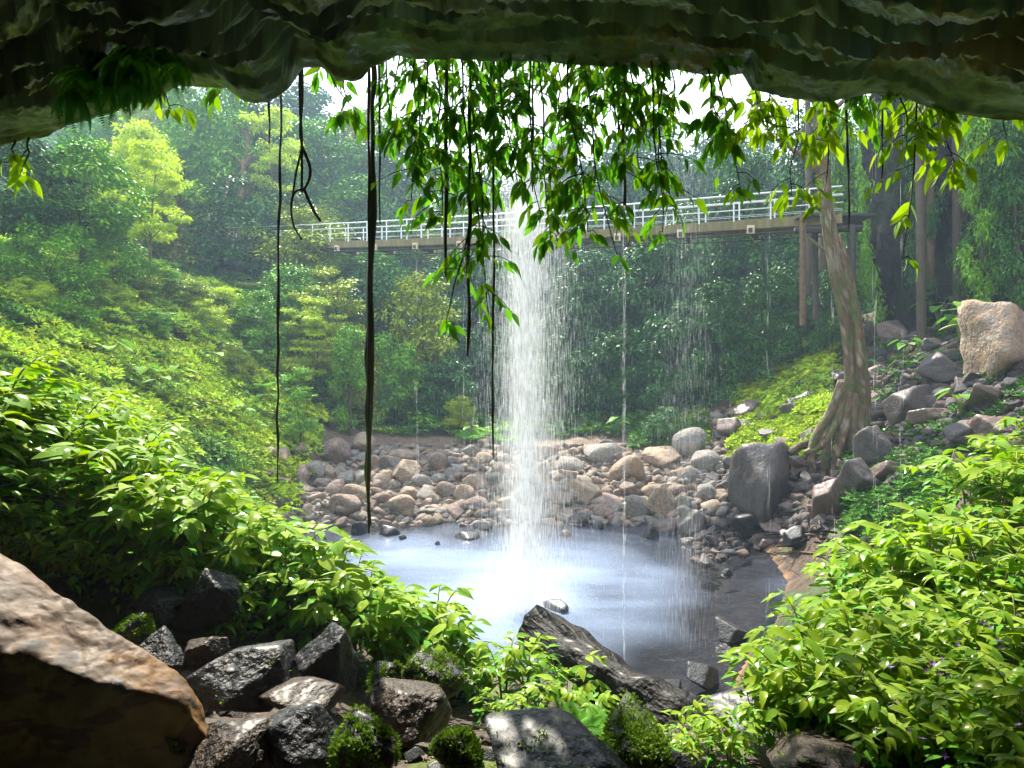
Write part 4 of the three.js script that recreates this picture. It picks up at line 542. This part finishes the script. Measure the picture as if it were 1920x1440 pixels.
  // pale trunks among the left trees
  [[447, 445, 300, 45, 7, 'bright brown trunk behind the bridge rail'], [456, 440, 250, 46, 6, 'second brown trunk behind the bridge rail'], [418, 460, 330, 44, 5, 'thin trunk at the bridge end'], [330, 470, 380, 38, 5, 'pale thin trunk before the bridge end']].forEach(([px, a, b, d, r, label]) => { const q = P(px, a + 30, d); slender(q, P(px + 4, (a + b) / 2, d), P(px + 10, b, d), r * d / FOCAL, M.bark, label); });
  // mossy fallen stems on the slope
  [[[1620, 800], [1690, 792], 9, 'mossy fallen branch right of the tree roots'], [[1615, 822], [1655, 812], 8, 'short mossy branch below the fallen one'], [[1560, 1045], [1440, 1040], 2, 'pale bare stick reaching over the shallows']].forEach(([a, b, r, label], i) => { const p0 = hit(a[0], a[1], 9), p1 = hit(b[0], b[1], 9), d = -p0.z; p0.y += r * d / FOCAL * 1.6; p1.y += r * d / FOCAL * 2; tag(mesh('fallen_branch', tube([p0, p0.clone().lerp(p1, 0.5).add(V(0, 0.06, 0)), p1], [r * d / FOCAL, r * d / FOCAL * 0.9, r * d / FOCAL * 0.7], 9, 14), i === 2 ? M.bark : M.barkDark), label, 'branch'); });
  const R = Rng(77), dw = [];
  for (let k = 0; k < 42; k++) { const px = R.r(1450, 1610), a = hit(px, R.r(985, 1060), 8); const q = R() * 3.14, L = R.r(0.2, 0.8); dw.push([px, a.clone().add(V(0, 0.1 + 0.15 * R(), 0)), V(Math.cos(q) * L, R.r(-.1, .15), Math.sin(q) * L)]); }
  dw.sort((a, b) => a[0] - b[0]).forEach(([px, a, v], k) => tag(mesh('driftwood', tube([a, a.clone().addScaledVector(v, 0.5).add(V(0, 0.03, 0)), a.clone().add(v)], [0.03, 0.035, 0.012], 5, 6), k % 3 ? M.log : M.talusRed), `piece of wet driftwood at the right pool corner, ${ordinal(k)} from left`, 'driftwood', 'wet driftwood heap at the pool corner'));
}

// fallen log over the near shore
{
  const a = P(1030, 1190, 7.6), g = group('fallen_log', a), rel = (px, py, d) => P(px, py, d).sub(a);
  mesh('log', tube([rel(1005, 1180, 7.9), rel(1075, 1230, 7.2), rel(1155, 1290, 6.6), rel(1245, 1340, 6.1), rel(1365, 1410, 5.6)], [0.26, 0.27, 0.26, 0.25, 0.22], 18, 50, (q, t) => 1 + 0.13 * Math.cos(3 * q + 9 * t) + 0.08 * Math.cos(8 * q + 3 * t) + 0.05 * Math.sin(40 * t + 2 * q)), M.log, g);
  mesh('broken_stub', tube([rel(1045, 1185, 7.6), rel(1085, 1215, 7.3), rel(1120, 1250, 7.1)], [0.05, 0.08, 0.1], 7, 10), M.log, g);
  mesh('branch', tube([rel(1165, 1270, 6.8), rel(1255, 1318, 6.45), rel(1355, 1372, 6.0)], [0.05, 0.075, 0.05], 8, 14), M.log, g);
  tag(g, 'wet black fallen log slanting down towards the pool', 'log');
}

// ------------------------------------------------------------------ hanging roots
{
  const R = Rng(81);
  // px top, py top, px bottom, py bottom, distance, radius px, label, waves
  const ropes = [[527, 100, 520, 905, 6.7, 2.4, 'thin mossy root hanging full length left of the thick one', 7], [690, 110, 693, 1000, 6.7, 3, 'thin root strand alongside the thick hanging root', 6], [700, 100, 692, 985, 6.8, 6.2, 'thick dark hanging root reaching the pool', 6], [708, 110, 711, 420, 7.0, 2.4, 'short thin root right of the thick one', 2], [836, 95, 834, 520, 6.9, 3.6, 'dark root hanging behind the leaves left of the fall', 2], [880, 95, 878, 668, 6.8, 3.2, 'long root hanging through the middle of the leaves', 4], [925, 95, 924, 860, 7.0, 2.6, 'thin straight root left of the falling water', 3], [1170, 100, 1168, 410, 6.9, 3, 'dark root hanging right of the fall', 2], [1158, 100, 1160, 300, 7.1, 2.2, 'short root hanging right of the fall', 1], [505, 140, 503, 270, 6.4, 2, 'shortest thin root under the roof bulge', 1], [1000, 95, 998, 360, 7, 2.2, 'thin root among the leaves above the fall', 1], [1235, 100, 1232, 330, 6.9, 2.2, 'thin root at the right end of the dark leaves', 2], [1580, 160, 1592, 430, 6.6, 2.2, 'thin brown root over the buttressed tree', 3], [1655, 160, 1652, 350, 6.5, 1.8, 'thin root left of the bright hanging spray', 2]];
  for (const [x0, yy, x1, y1, d, r, label, w] of ropes) { const y0 = yy - 60; const n = Math.max(5, w * 3), p = [], rad = []; for (let k = 0; k <= n; k++) { const t = k / n; p.push(P(lerp(x0, x1, t) + R.r(-1, 1) * (1.2 + r * 0.25) + Math.sin(t * w) * 1.5, lerp(y0, y1, t), d + R.r(-.02, .02))); rad.push(r * d / FOCAL * (r > 5 ? (t > 0.35 && t < 0.8 ? 1.25 : 0.95) : 1) * R.r(0.75, 1.2) * (t > 0.92 ? 0.5 : 1)); } tag(mesh('hanging_root', tube(p, rad, 8, n * 4, (a, t) => 1 + 0.12 * Math.cos(2 * a + 20 * t)), M.rope), label, 'hanging root'); }
  // looping bare vine below the roof bulge
  const o = P(565, 105, 6.5), g = group('looping_vine', o), rel = (px, py, d = 6.5) => P(px, py, d).sub(o);
  for (const pts of [[[566, 100], [567, 180], [563, 250], [566, 275], [556, 320], [548, 375], [546, 400]], [[567, 275], [582, 320], [572, 352], [556, 358], [547, 375], [550, 420], [566, 450]], [[570, 355], [588, 395], [601, 415]], [[562, 110], [563, 200], [566, 270], [566, 360]]]) mesh('strand', tube(pts.map((q) => rel(q[0], q[1])), pts.map((q, i) => (3 - i * 0.25) * 6.5 / FOCAL), 7, 30), M.stemDark, g);
  tag(g, 'curling bare vine hanging beside the thin mossy root', 'vine');
}

// ------------------------------------------------------------------ leafy branches hanging from the lip
const hangLeaves = [leafGeo(1, 0.36, 0.18, 0.35, 6), leafGeo(1, 0.40, 0.1, 0.6, 6, 0, 0.008), leafGeo(1, 0.33, 0.3, 0.2, 6)];
{
  const R = Rng(91);
  function branch(px0, py0, px1, py1, d, dens, mats, label, size = 0.22) {
    if (py0 < 210) py0 -= 55; const o = P(px0, py0, d), g = group('hanging_branch', o), n = 5, pts = []; for (let k = 0; k <= n; k++) { const t = k / n; pts.push(P(lerp(px0, px1, Math.pow(t, 1.4)) + R.r(-7, 7) * (k ? 1 : 0), lerp(py0, py1 - 35, t), d + R.r(-.12, .12) * t).sub(o)); }
    const cv = new THREE.CatmullRomCurve3(pts), L = cv.getLength(); mesh('stem', tube(pts, pts.map((q, i) => 0.012 * (1 - 0.12 * i)), 6, 22), M.stemDark, g);
    const sprays = Math.max(2, Math.round(L * 9.5 * dens));
    for (let s = 0; s < sprays; s++) {
      const t = clamp(s === sprays - 1 ? 1 : R.r(0.02, 1), 0, 1), p = cv.getPoint(t), a = R() * 6.28, last = s === sprays - 1, len = last ? 0.1 : R.r(0.1, 0.42), e = p.clone().add(V(Math.cos(a) * len, -len * R.r(0.1, 0.9), Math.sin(a) * len * 0.8)), tw = mesh('twig', tube([p, p.clone().lerp(e, 0.5).add(V(0, 0.03, 0)), e], [0.006, 0.005, 0.003], 5, 6), M.stemDark, g);
      const out = e.clone().sub(p).normalize(), nl = 3 + R.i(4);
      for (let q = 0; q < nl; q++) { const f = q / Math.max(1, nl - 1), at = p.clone().lerp(e, 0.35 + 0.65 * f), sd = q % 2 ? 1 : -1, sideV = V(-out.z, 0, out.x).normalize(), dir = V().copy(out).multiplyScalar(0.3 + 0.5 * f).addScaledVector(sideV, sd * (1 - f) * 0.9).add(V(R.r(-.25, .25), -0.75 + R.r(-.3, .25), R.r(-.25, .25))); const m = new THREE.Mesh(hangLeaves[R.i(3)], mats[R.i(mats.length)]); m.name = 'leaf'; setFrame(m, at, dir, V(R.r(-.7, .7), 0.5, 0.6 + R.r(-.9, .6)), size * R.r(0.6, 1.15)); g.add(m); }
    }
    tag(g, label, 'hanging branch', 'leafy branches hanging from the cave lip');
  }
  const dk = [M.leafHang, M.leafHang, M.leafMid], mx = [M.leafHang, M.leafMid, M.leafFresh], lm = [M.leafHangLime, M.leafFresh, M.leafHangLime];
  const B = [[590, 108, 650, 230, 6.6, .8, mx, 'short leafy branch beside the roof bulge'], [655, 130, 640, 250, 6.5, .5, mx, 'few broad leaves hanging left of the thick root'], [725, 100, 735, 270, 6.8, 1.3, dk, 'leafy branch just right of the thick root'], [760, 100, 720, 240, 7, 1, dk, 'spreading leaves against the bright sky'], [775, 100, 790, 330, 6.8, 1.2, dk, 'dense dark branch against the sky'], [800, 100, 770, 410, 6.7, 1.1, mx, 'long branch reaching the bridge rail'], [815, 100, 830, 440, 6.9, 1.2, mx, 'long branch ending over the bridge deck'], [845, 100, 850, 350, 7.1, 1.4, dk, 'dense branch left of the long middle root'], [860, 100, 905, 500, 6.7, 1.2, mx, 'branch following the long middle root'], [885, 100, 920, 620, 6.8, .9, mx, 'longest branch ending in small leaf tips above the boulders'], [880, 420, 830, 640, 6.8, .6, mx, 'sparse drooping twig with single leaves'], [905, 100, 900, 400, 7.2, 1.4, dk, 'thick dark foliage left of the fall'], [930, 105, 965, 380, 6.8, 1.4, dk, 'dark foliage above the fall'], [960, 105, 960, 300, 7.1, 1.5, dk, 'dark leaf cluster under the middle of the lip'], [985, 105, 1010, 440, 6.7, 1.2, mx, 'branch with curled tip above the fall'], [1010, 108, 1030, 480, 6.8, .8, mx, 'thin branch with leaf tuft right over the fall'], [1040, 108, 1060, 330, 7.1, 1.5, dk, 'dark foliage right of the fall top'], [1060, 110, 1100, 470, 6.7, 1.2, mx, 'branch with big glossy leaves'], [1090, 112, 1150, 510, 6.8, .9, mx, 'arching branch with hanging leaf whorls'], [1115, 112, 1120, 360, 7.1, 1.5, dk, 'dense foliage over the thin stream'], [1145, 114, 1180, 420, 6.7, 1.3, mx, 'branch left of the right hand root'], [1180, 116, 1200, 350, 6.9, 1.3, mx, 'branch right of the right hand root'], [1215, 118, 1235, 400, 6.6, 1.2, mx, 'leafy branch over the bright veil'], [1240, 118, 1240, 470, 6.8, .7, mx, 'thin branch ending in five drooping leaves'], [1260, 122, 1265, 260, 6.9, 1.1, mx, 'short branch at the edge of the veil'], [1330, 130, 1350, 300, 6.6, 1.2, mx, 'broad leaved branch below the lip corner'], [1345, 132, 1390, 390, 6.7, 1.0, mx, 'swaying branch right of the veil'], [1390, 135, 1440, 280, 6.6, 1.2, lm, 'lime green branch below the lip step'], [1440, 165, 1460, 300, 6.6, 1.2, lm, 'lime leaves left of the buttressed tree top'], [1500, 175, 1480, 400, 6.6, .6, lm, 'sparse lime twig left of the big trunk'], [1535, 178, 1550, 300, 6.5, 1.3, lm, 'lime foliage over the big trunk'], [1560, 178, 1540, 420, 6.6, .5, lm, 'thin twig with few lime leaves on the trunk'], [1590, 170, 1600, 230, 6.6, 1.6, mx, 'short ferny foliage under the lip'], [1620, 166, 1630, 215, 6.6, 1.8, mx, 'leaf fringe under the right lip'], [1690, 172, 1700, 300, 6.4, 1.2, lm, 'bright leaf spray left of the long lime one'], [1720, 175, 1690, 520, 6.3, .8, lm, 'long lime spray dangling before the second trunk'], [1750, 185, 1790, 350, 6.3, 1.3, lm, 'big bright leaves under the right lip'], [1870, 200, 1890, 290, 6.2, .7, lm, 'small yellow sprig at the far right'], [395, 150, 420, 200, 6.3, 1, mx, 'leaf fringe under the roof left of the bulge'], [310, 175, 320, 240, 6.6, .8, lm, 'small lime leaves below the ledge'], [30, 262, 20, 340, 6.8, .8, lm, 'yellow leaves at the upper left edge'], [55, 258, 45, 360, 6.8, .7, lm, 'yellow drooping sprig beside the upper left edge']];
  for (const b of B) branch(...b);
}

// ------------------------------------------------------------------ leafy bank plants
const bankLeaf = [leafGeo(1, 0.42, 0.16, 0.55, 5), leafGeo(1, 0.38, 0.28, 0.9, 5), leafGeo(1, 0.46, 0.1, 0.35, 5, 0, 0.01)];
function plantProto(seed, mats, stems = 5) {
  const R = Rng(seed), g = new THREE.Group(), inner = new MB();
  for (let s = 0; s < stems; s++) {
    const a = s / stems * 6.28 + R.r(-.5, .5), reach = R.r(0.12, 0.5), h = R.r(0.65, 1.05), c = Math.cos(a), z = Math.sin(a);
    const pts = [V(c * 0.03, -0.08, z * 0.03), V(c * reach * 0.25, h * 0.45, z * reach * 0.25), V(c * reach * 0.6, h * 0.82, z * reach * 0.6), V(c * reach, h * 0.98, z * reach), V(c * (reach + 0.12), h * 0.93, z * (reach + 0.12))], cv = new THREE.CatmullRomCurve3(pts);
    const st = new THREE.Mesh(tube(pts, [0.011, 0.009, 0.007, 0.005, 0.003], 5, 12), M.stem); st.name = 'stem'; g.add(st);
    const n = 11; for (let k = 0; k < n; k++) { const t = k >= n - 2 ? 0.97 : 0.3 + 0.66 * k / (n - 2) + R.r(-.03, .03), p = cv.getPoint(t), tg = cv.getTangent(t), b = a + (k % 2 ? 1.25 : -1.25) * (k >= n - 2 ? 0.35 : 1) + R.r(-.5, .5), dir = V(Math.cos(b), R.r(-.55, .35), Math.sin(b)).addScaledVector(tg, 0.35), sz = (0.145 + 0.135 * Math.sin(Math.PI * clamp(t, 0.1, 0.9))) * R.r(0.75, 1.2); const m = new THREE.Mesh(bankLeaf[R.i(3)], mats[R.i(mats.length)]); m.name = 'leaf'; setFrame(m, p, dir, V(R.r(-.45, .45), 1, R.r(-.45, .45)), sz, R.r(0.9, 1.15)); st.add(m); }
  }
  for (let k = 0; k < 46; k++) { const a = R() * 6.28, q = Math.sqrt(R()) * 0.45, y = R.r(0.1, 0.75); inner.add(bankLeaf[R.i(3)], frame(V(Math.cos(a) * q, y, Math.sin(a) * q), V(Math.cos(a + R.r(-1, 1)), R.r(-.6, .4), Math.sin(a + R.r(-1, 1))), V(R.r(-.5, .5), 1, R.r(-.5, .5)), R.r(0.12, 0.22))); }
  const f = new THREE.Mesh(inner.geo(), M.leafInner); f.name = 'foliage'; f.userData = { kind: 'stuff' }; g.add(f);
  return g;
}
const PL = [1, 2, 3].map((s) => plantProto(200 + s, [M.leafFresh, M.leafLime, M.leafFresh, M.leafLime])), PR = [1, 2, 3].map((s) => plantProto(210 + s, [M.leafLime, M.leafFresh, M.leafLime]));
const interp = (tab, x) => { for (let i = 1; i < tab.length; i++) if (x <= tab[i][0]) return lerp(tab[i - 1][1], tab[i][1], clamp((x - tab[i - 1][0]) / (tab[i][0] - tab[i - 1][0]), 0, 1)); return tab[tab.length - 1][1]; };
{
  const R = Rng(95), spots = [];
  const put = (px, py, pr, s, bank) => { const q = hit(px, py, 2.2); spots.push([px, py, q, pr[R.i(pr.length)], s, bank]); };
  const topL = [[-60, 820], [0, 826], [250, 870], [470, 1010], [660, 1165], [850, 1300]], nearL = [[-60, 1020], [0, 1035], [200, 1095], [400, 1150], [560, 1215], [700, 1270], [850, 1320]];
  for (let k = 0; k < 84; k++) { const px = -60 + 900 * ((k + R()) / 84), t = R(); put(px, lerp(interp(topL, px), interp(nearL, px), Math.pow(t, 0.9)), PL, R.r(0.85, 1.2) * (px > 620 ? 0.85 : 1), 'left'); }
  for (let k = 0; k < 18; k++) { const px = -20 + 480 * ((k + R()) / 18); put(px, interp(nearL, px) + R.r(0, 28), PL, R.r(0.45, 0.7), 'left'); }
  for (const [px, py, s] of [[870, 1300, .65], [900, 1330, .6], [945, 1330, .72], [985, 1320, .75], [1020, 1345, .6], [1060, 1350, .62], [930, 1365, .4], [1110, 1370, .45], [840, 1290, .75], [1000, 1370, .4]]) put(px, py, PL, s, 'log');
  const topR = [[1440, 1385], [1490, 1345], [1550, 1255], [1600, 1150], [1700, 1070], [1800, 955], [1940, 850]], nearR = [[1410, 1380], [1450, 1385], [1500, 1400], [1580, 1440], [1650, 1500], [1940, 1560]];
  for (let k = 0; k < 112; k++) { const px = 1462 + 490 * Math.pow((k + R()) / 112, 0.85); put(px, lerp(interp(topR, px), interp(nearR, px), R()), PR, R.r(0.7, 1.05), 'right'); }
  for (const [px, py, s] of [[1260, 1420, .35], [1330, 1415, .4], [1420, 1410, .5], [1480, 1400, .45], [1370, 1440, .4], [1300, 1440, .3]]) put(px, py, PR, s, 'foot');
  const words = { left: 'leafy plant of the left bank', log: 'leafy plant behind the log and the black block', right: 'leafy plant of the right bank', foot: 'small leafy plant at the bottom edge right of the log' }, cnt = {};
  spots.sort((a, b) => a[0] - b[0]).forEach(([px, py, q, pr, s, bank]) => { const o = pr.clone(); o.name = numbered('leafy_plant'); o.position.copy(q).add(V(0, -0.04, 0)); o.rotation.set(0, R() * 6.28, 0); if (bank === 'right') s *= clamp(-q.z / 6.6, 0.58, 1.05); o.scale.set(s, s * R.r(0.9, 1.12), s); scene.add(o); const row = bank === 'right' ? (py < 1150 ? ' crest' : py < 1320 ? ' middle' : ' foot') : bank === 'left' ? (py < 1000 ? ' crest' : py < 1140 ? ' middle' : ' foot') : '', k = cnt[bank + row] = (cnt[bank + row] ?? -1) + 1; tag(o, `lush ${words[bank]}${row}, rooted ${ordinal(k)} from left`, 'plant', 'leafy plants on the banks'); });
  // violet flowers low on the right bank
  const pet = leafGeo(1, 0.5, 0.2, 0.3, 2), fb = new MB(); for (let k = 0; k < 5; k++) fb.add(pet, frame(V(0, 0, 0), V(Math.cos(k * 1.257), 0.5, Math.sin(k * 1.257)), V(0, 1, 0), 0.022)); const fg = fb.geo(), fl = [];
  for (let k = 0; k < 34; k++) { const px = R.r(1590, 1915), py = R.r(1190, 1430), q = hit(px, py + 130, 2.4); fl.push([px, q.add(V(0, R.r(0.3, 0.8), R.r(0, .2)))]); }
  fl.sort((a, b) => a[0] - b[0]).forEach(([px, q], k) => { const m = mesh('violet_flower', fg, M.flower); m.position.copy(q); m.rotation.set(R.r(0, 1), R() * 6, R.r(-.5, .5)); m.scale.setScalar(R.r(0.8, 1.4)); tag(m, `tiny violet flower among the right bank plants, ${ordinal(k)} from left`, 'flower', 'violet flowers on the right bank'); });
}

// ------------------------------------------------------------------ ferns
function frondGeo(R, L, wide) { const b = new MB(), n = 22, pts = []; for (let k = 0; k <= 6; k++) { const t = k / 6; pts.push(V(0, L * (t - 0.2 * t * t), -L * 0.45 * t * t)); } const cv = new THREE.CatmullRomCurve3(pts); b.add(tube(pts, [0.006, 0.005, 0.005, 0.004, 0.003, 0.002, 0.001].map((r) => r * L * 1.2), 4, 10), new THREE.Matrix4()); for (let k = 2; k < n; k++) { const t = k / n, p = cv.getPoint(t), tg = cv.getTangent(t), w = L * wide * Math.pow(Math.sin(Math.PI * Math.pow(t, 0.6)), 0.8); for (const s of [-1, 1]) b.add(quad, frame(p, V(s, 0, 0).addScaledVector(tg, 0.45).add(V(0, 0, -0.1)), V(0, 0.4, 1), Math.max(0.02, w), 0.42)); } return b.geo(); }
const fronds = [1, 2, 3].map((s) => frondGeo(Rng(300 + s), 1, 0.2 + 0.03 * s));
function fernProto(seed, n, up, mat) { const R = Rng(seed), g = new THREE.Group(); for (let k = 0; k < n; k++) { const a = k / n * 6.28 + R.r(-.3, .3), m = new THREE.Mesh(fronds[R.i(3)], mat); m.name = 'frond'; setFrame(m, V(0, 0, 0), V(Math.cos(a), up + R.r(-.2, .4), Math.sin(a)), V(-Math.cos(a) * 0.3, 1, -Math.sin(a) * 0.3), R.r(0.75, 1.1)); g.add(m); } return g; }
{
  const R = Rng(96), fp = [fernProto(1, 9, 1.1, M.fern), fernProto(2, 8, 0.8, M.fern)], hp = [fernProto(3, 8, -0.5, M.fern), fernProto(4, 7, -0.9, M.fernDark)];
  const put = (pr, q, s, label, grp) => { const o = pr[R.i(pr.length)].clone(); o.name = numbered('fern'); o.position.copy(q); o.rotation.y = R() * 6.28; o.scale.setScalar(s); scene.add(o); tag(o, label, 'fern', grp); };
  // ferns on the left slope
  const L = []; for (let k = 0; k < 30; k++) L.push([R.r(230, 520), R.r(470, 680)]); L.push([300, 560], [370, 640], [420, 600], [290, 620], [345, 700], [120, 600], [560, 800], [470, 740]); for (let k = 0; k < 8; k++) L.push([R.r(860, 1000), R.r(800, 835)]);
  L.sort((a, b) => a[0] - b[0]).forEach(([px, py], k) => put(fp, hit(px, py, 12), R.r(0.7, 1.5), `arching fern on the left slope and stream edge, ${ordinal(k)} from left`, 'ferns of the far bank'));
  // foreground ferns by the log
  [[1070, 1375, 4.3, .34], [1110, 1385, 4.4, .32], [1140, 1370, 4.6, .3], [1040, 1390, 4.2, .26], [1160, 1395, 4.2, .26], [1005, 1385, 4.2, .24], [960, 1380, 4.2, .22]].sort((a, b) => a[0] - b[0]).forEach(([px, py, d, s], k) => put(fp, P(px, py, d), s, `small bright fern growing on the black block, ${ordinal(k)} from left`, 'ferns on the black block'));
  // ferns hanging under the roof
  const U = []; for (let k = 0; k < 22; k++) U.push([R.r(125, 345), 0]); U.sort((a, b) => a[0] - b[0]).forEach(([px], k) => { const py = lerp(190, 120, (px - 125) / 220) - R.r(0, 90), d = 5.6 - R.r(0, .5); put(hp, P(px, py, d), R.r(0.28, 0.5), `dim fern hanging under the rock roof, ${ordinal(k)} from left`, 'ferns under the cave roof'); });
  // elephant ear plants
  const ear = leafGeo(1, 0.86, 0.12, 0.35, 8, 1), earProto = (seed) => { const Q = Rng(seed), g = new THREE.Group(), n = 6; for (let k = 0; k < n; k++) { const a = k * 1.1 + Q.r(-.3, .3), r = Q.r(0.25, 0.5), h = Q.r(0.5, 0.95), tip = V(Math.cos(a) * r, h, Math.sin(a) * r), st = new THREE.Mesh(tube([V(0, -0.1, 0), V(Math.cos(a) * r * 0.3, h * 0.6, Math.sin(a) * r * 0.3), tip], [0.02, 0.016, 0.01], 5, 8), M.stem); st.name = 'stalk'; g.add(st); const lf = new THREE.Mesh(ear, Q() < 0.5 ? M.leafFresh : M.fern); lf.name = 'leaf'; setFrame(lf, tip, V(Math.cos(a), Q.r(-.55, .05), Math.sin(a)), V(-Math.cos(a) * 0.3, 1, -Math.sin(a) * 0.3), Q.r(0.4, 0.62)); st.add(lf); } return g; };
  const ep = [earProto(1), earProto(2), earProto(3)], E = [[155, 600, 1.2], [205, 700, 1.1], [260, 730, 1], [300, 760, 1], [330, 735, .9], [440, 690, 1.2], [475, 700, 1.1], [400, 705, 1], [500, 770, .9], [450, 800, .9], [470, 830, .8], [545, 760, .9], [395, 800, .7], [885, 830, .8], [930, 825, .8]], E2 = [[1430, 660, 1.1], [1470, 650, 1.2], [1500, 640, 1.1], [1520, 680, 1], [1555, 630, 1], [1690, 600, 1.1], [1760, 620, 1.2], [1800, 640, 1.3], [1830, 660, 1.2], [1700, 680, .8], [1800, 790, .8], [1320, 760, .8], [1160, 820, .9], [1740, 700, .7]];
  const putE = (list, w) => list.sort((a, b) => a[0] - b[0]).forEach(([px, py, s], k) => { const o = ep[R.i(3)].clone(), q = hit(px, py, 10); o.name = numbered('elephant_ear'); o.position.copy(q).add(V(0, 0.15, 0)); o.rotation.y = R() * 6.28; o.scale.setScalar(s); scene.add(o); tag(o, `elephant ear plant with big heart shaped leaves on the ${w}, ${ordinal(k)} from left`, 'plant', 'elephant ear plants on the ' + w); });
  putE(E, 'left slope'); putE(E2, 'right slope');
}

// ------------------------------------------------------------------ falling water
{
  // each thread of drops is a thin three-sided spindle; a part of a fall is all its threads
  const R = Rng(97);
  function threads(n, cx, cz, sx, y0, y1, w, l, sz) {
    const p = new Float32Array(n * 15), nr = new Float32Array(n * 15), ix = new Uint32Array(n * 18), uv = new Float32Array(n * 10);
    for (let k = 0; k < n; k++) {
      const x = cx + R.g() * sx, y = R.r(y0, y1), z = cz + R.g() * sz, q = w * R.r(0.6, 1.4), h = l * R.r(0.5, 1.5), a0 = R() * 6.28, o = k * 15;
      p.set([x, y + h, z, x, y - h, z], o); nr.set([0, 1, 0, 0, -1, 0], o);
      for (let j = 0; j < 3; j++) { const a = a0 + j * 2.0944, c = Math.cos(a), s = Math.sin(a); p.set([x + c * q, y, z + s * q], o + 6 + j * 3); nr.set([c, 0, s], o + 6 + j * 3); const v = k * 5, m = v + 2 + j, e = v + 2 + (j + 1) % 3; ix.set([v, e, m, v + 1, m, e], k * 18 + j * 6); }
    }
    const g = new THREE.BufferGeometry(); g.setAttribute('position', new THREE.BufferAttribute(p, 3)); g.setAttribute('normal', new THREE.BufferAttribute(nr, 3)); g.setAttribute('uv', new THREE.BufferAttribute(uv, 2)); g.setIndex(new THREE.BufferAttribute(ix, 1)); return g;
  }
  function fall(name, parts, label) { const g = group(name); parts.forEach(([pn, n, cx, cz, sx, y0, y1, w, l, sz = sx]) => { const m = mesh(pn, threads(n, cx, cz, sx, y0, y1, w, l, sz), M.drop, g); m.userData = { kind: 'stuff' }; }); tag(g, label, name === 'spray' ? 'spray' : 'waterfall', null, 'stuff'); }
  const D = 14, X = (px, d) => (px - 960) / FOCAL * d;
  fall('waterfall', [['core', 15000, X(985, D), -D, 0.23, 0, 9, 0.0011, 0.2], ['upper_core', 5000, X(985, D), -D, 0.25, 8, 18, 0.001, 0.22], ['halo', 30000, X(990, D), -D, 0.5, 0, 16, 0.0009, 0.18], ['fringe', 9000, X(1000, D), -D, 0.95, 0, 15, 0.0006, 0.12]], 'broad white column of falling water in the middle of the view');
  fall('waterfall', [['veil', 4200, X(1285, 12.5), -12.5, 0.34, 0, 15, 0.0005, 0.14]], 'thin misty veil of falling water right of the main fall');
  [[1170, 11.5, 'single bright stream of drops right of the main fall'], [1640, 8, 'fine stream of drops before the second trunk'], [1690, 8.4, 'fine stream of drops right of the second trunk'], [782, 9, 'faint stream of drops below the bridge'], [870, 10, 'faint stream of drops left of the main fall'], [700, 8, 'fine trickle dripping off the thick hanging root'], [1440, 9, 'faint trickle right of the misty veil'], [1560, 8.5, 'faint trickle before the big trunk']].forEach(([px, d, label], k) => fall('trickle', [['thread', k === 0 ? 300 : k === 5 ? 20 : 50, X(px, d), -d, 0.018, 0, k === 5 ? 2 : 13, 0.0009, 0.2]], label));
  // spray thrown up where the water lands
  fall('spray', [['drops', 14000, X(985, D), -D, 1.3, 0.0, 1.3, 0.0016, 0.004, 1.0], ['drops', 10000, X(1000, D), -D, 2.2, 0.0, 3.0, 0.0014, 0.004, 1.6]], 'fine white spray over the pool where the fall lands');
}
scene.traverse((o) => { if (o.isMesh) { o.castShadow = true; o.receiveShadow = true; } });
renderer.render(scene, camera);
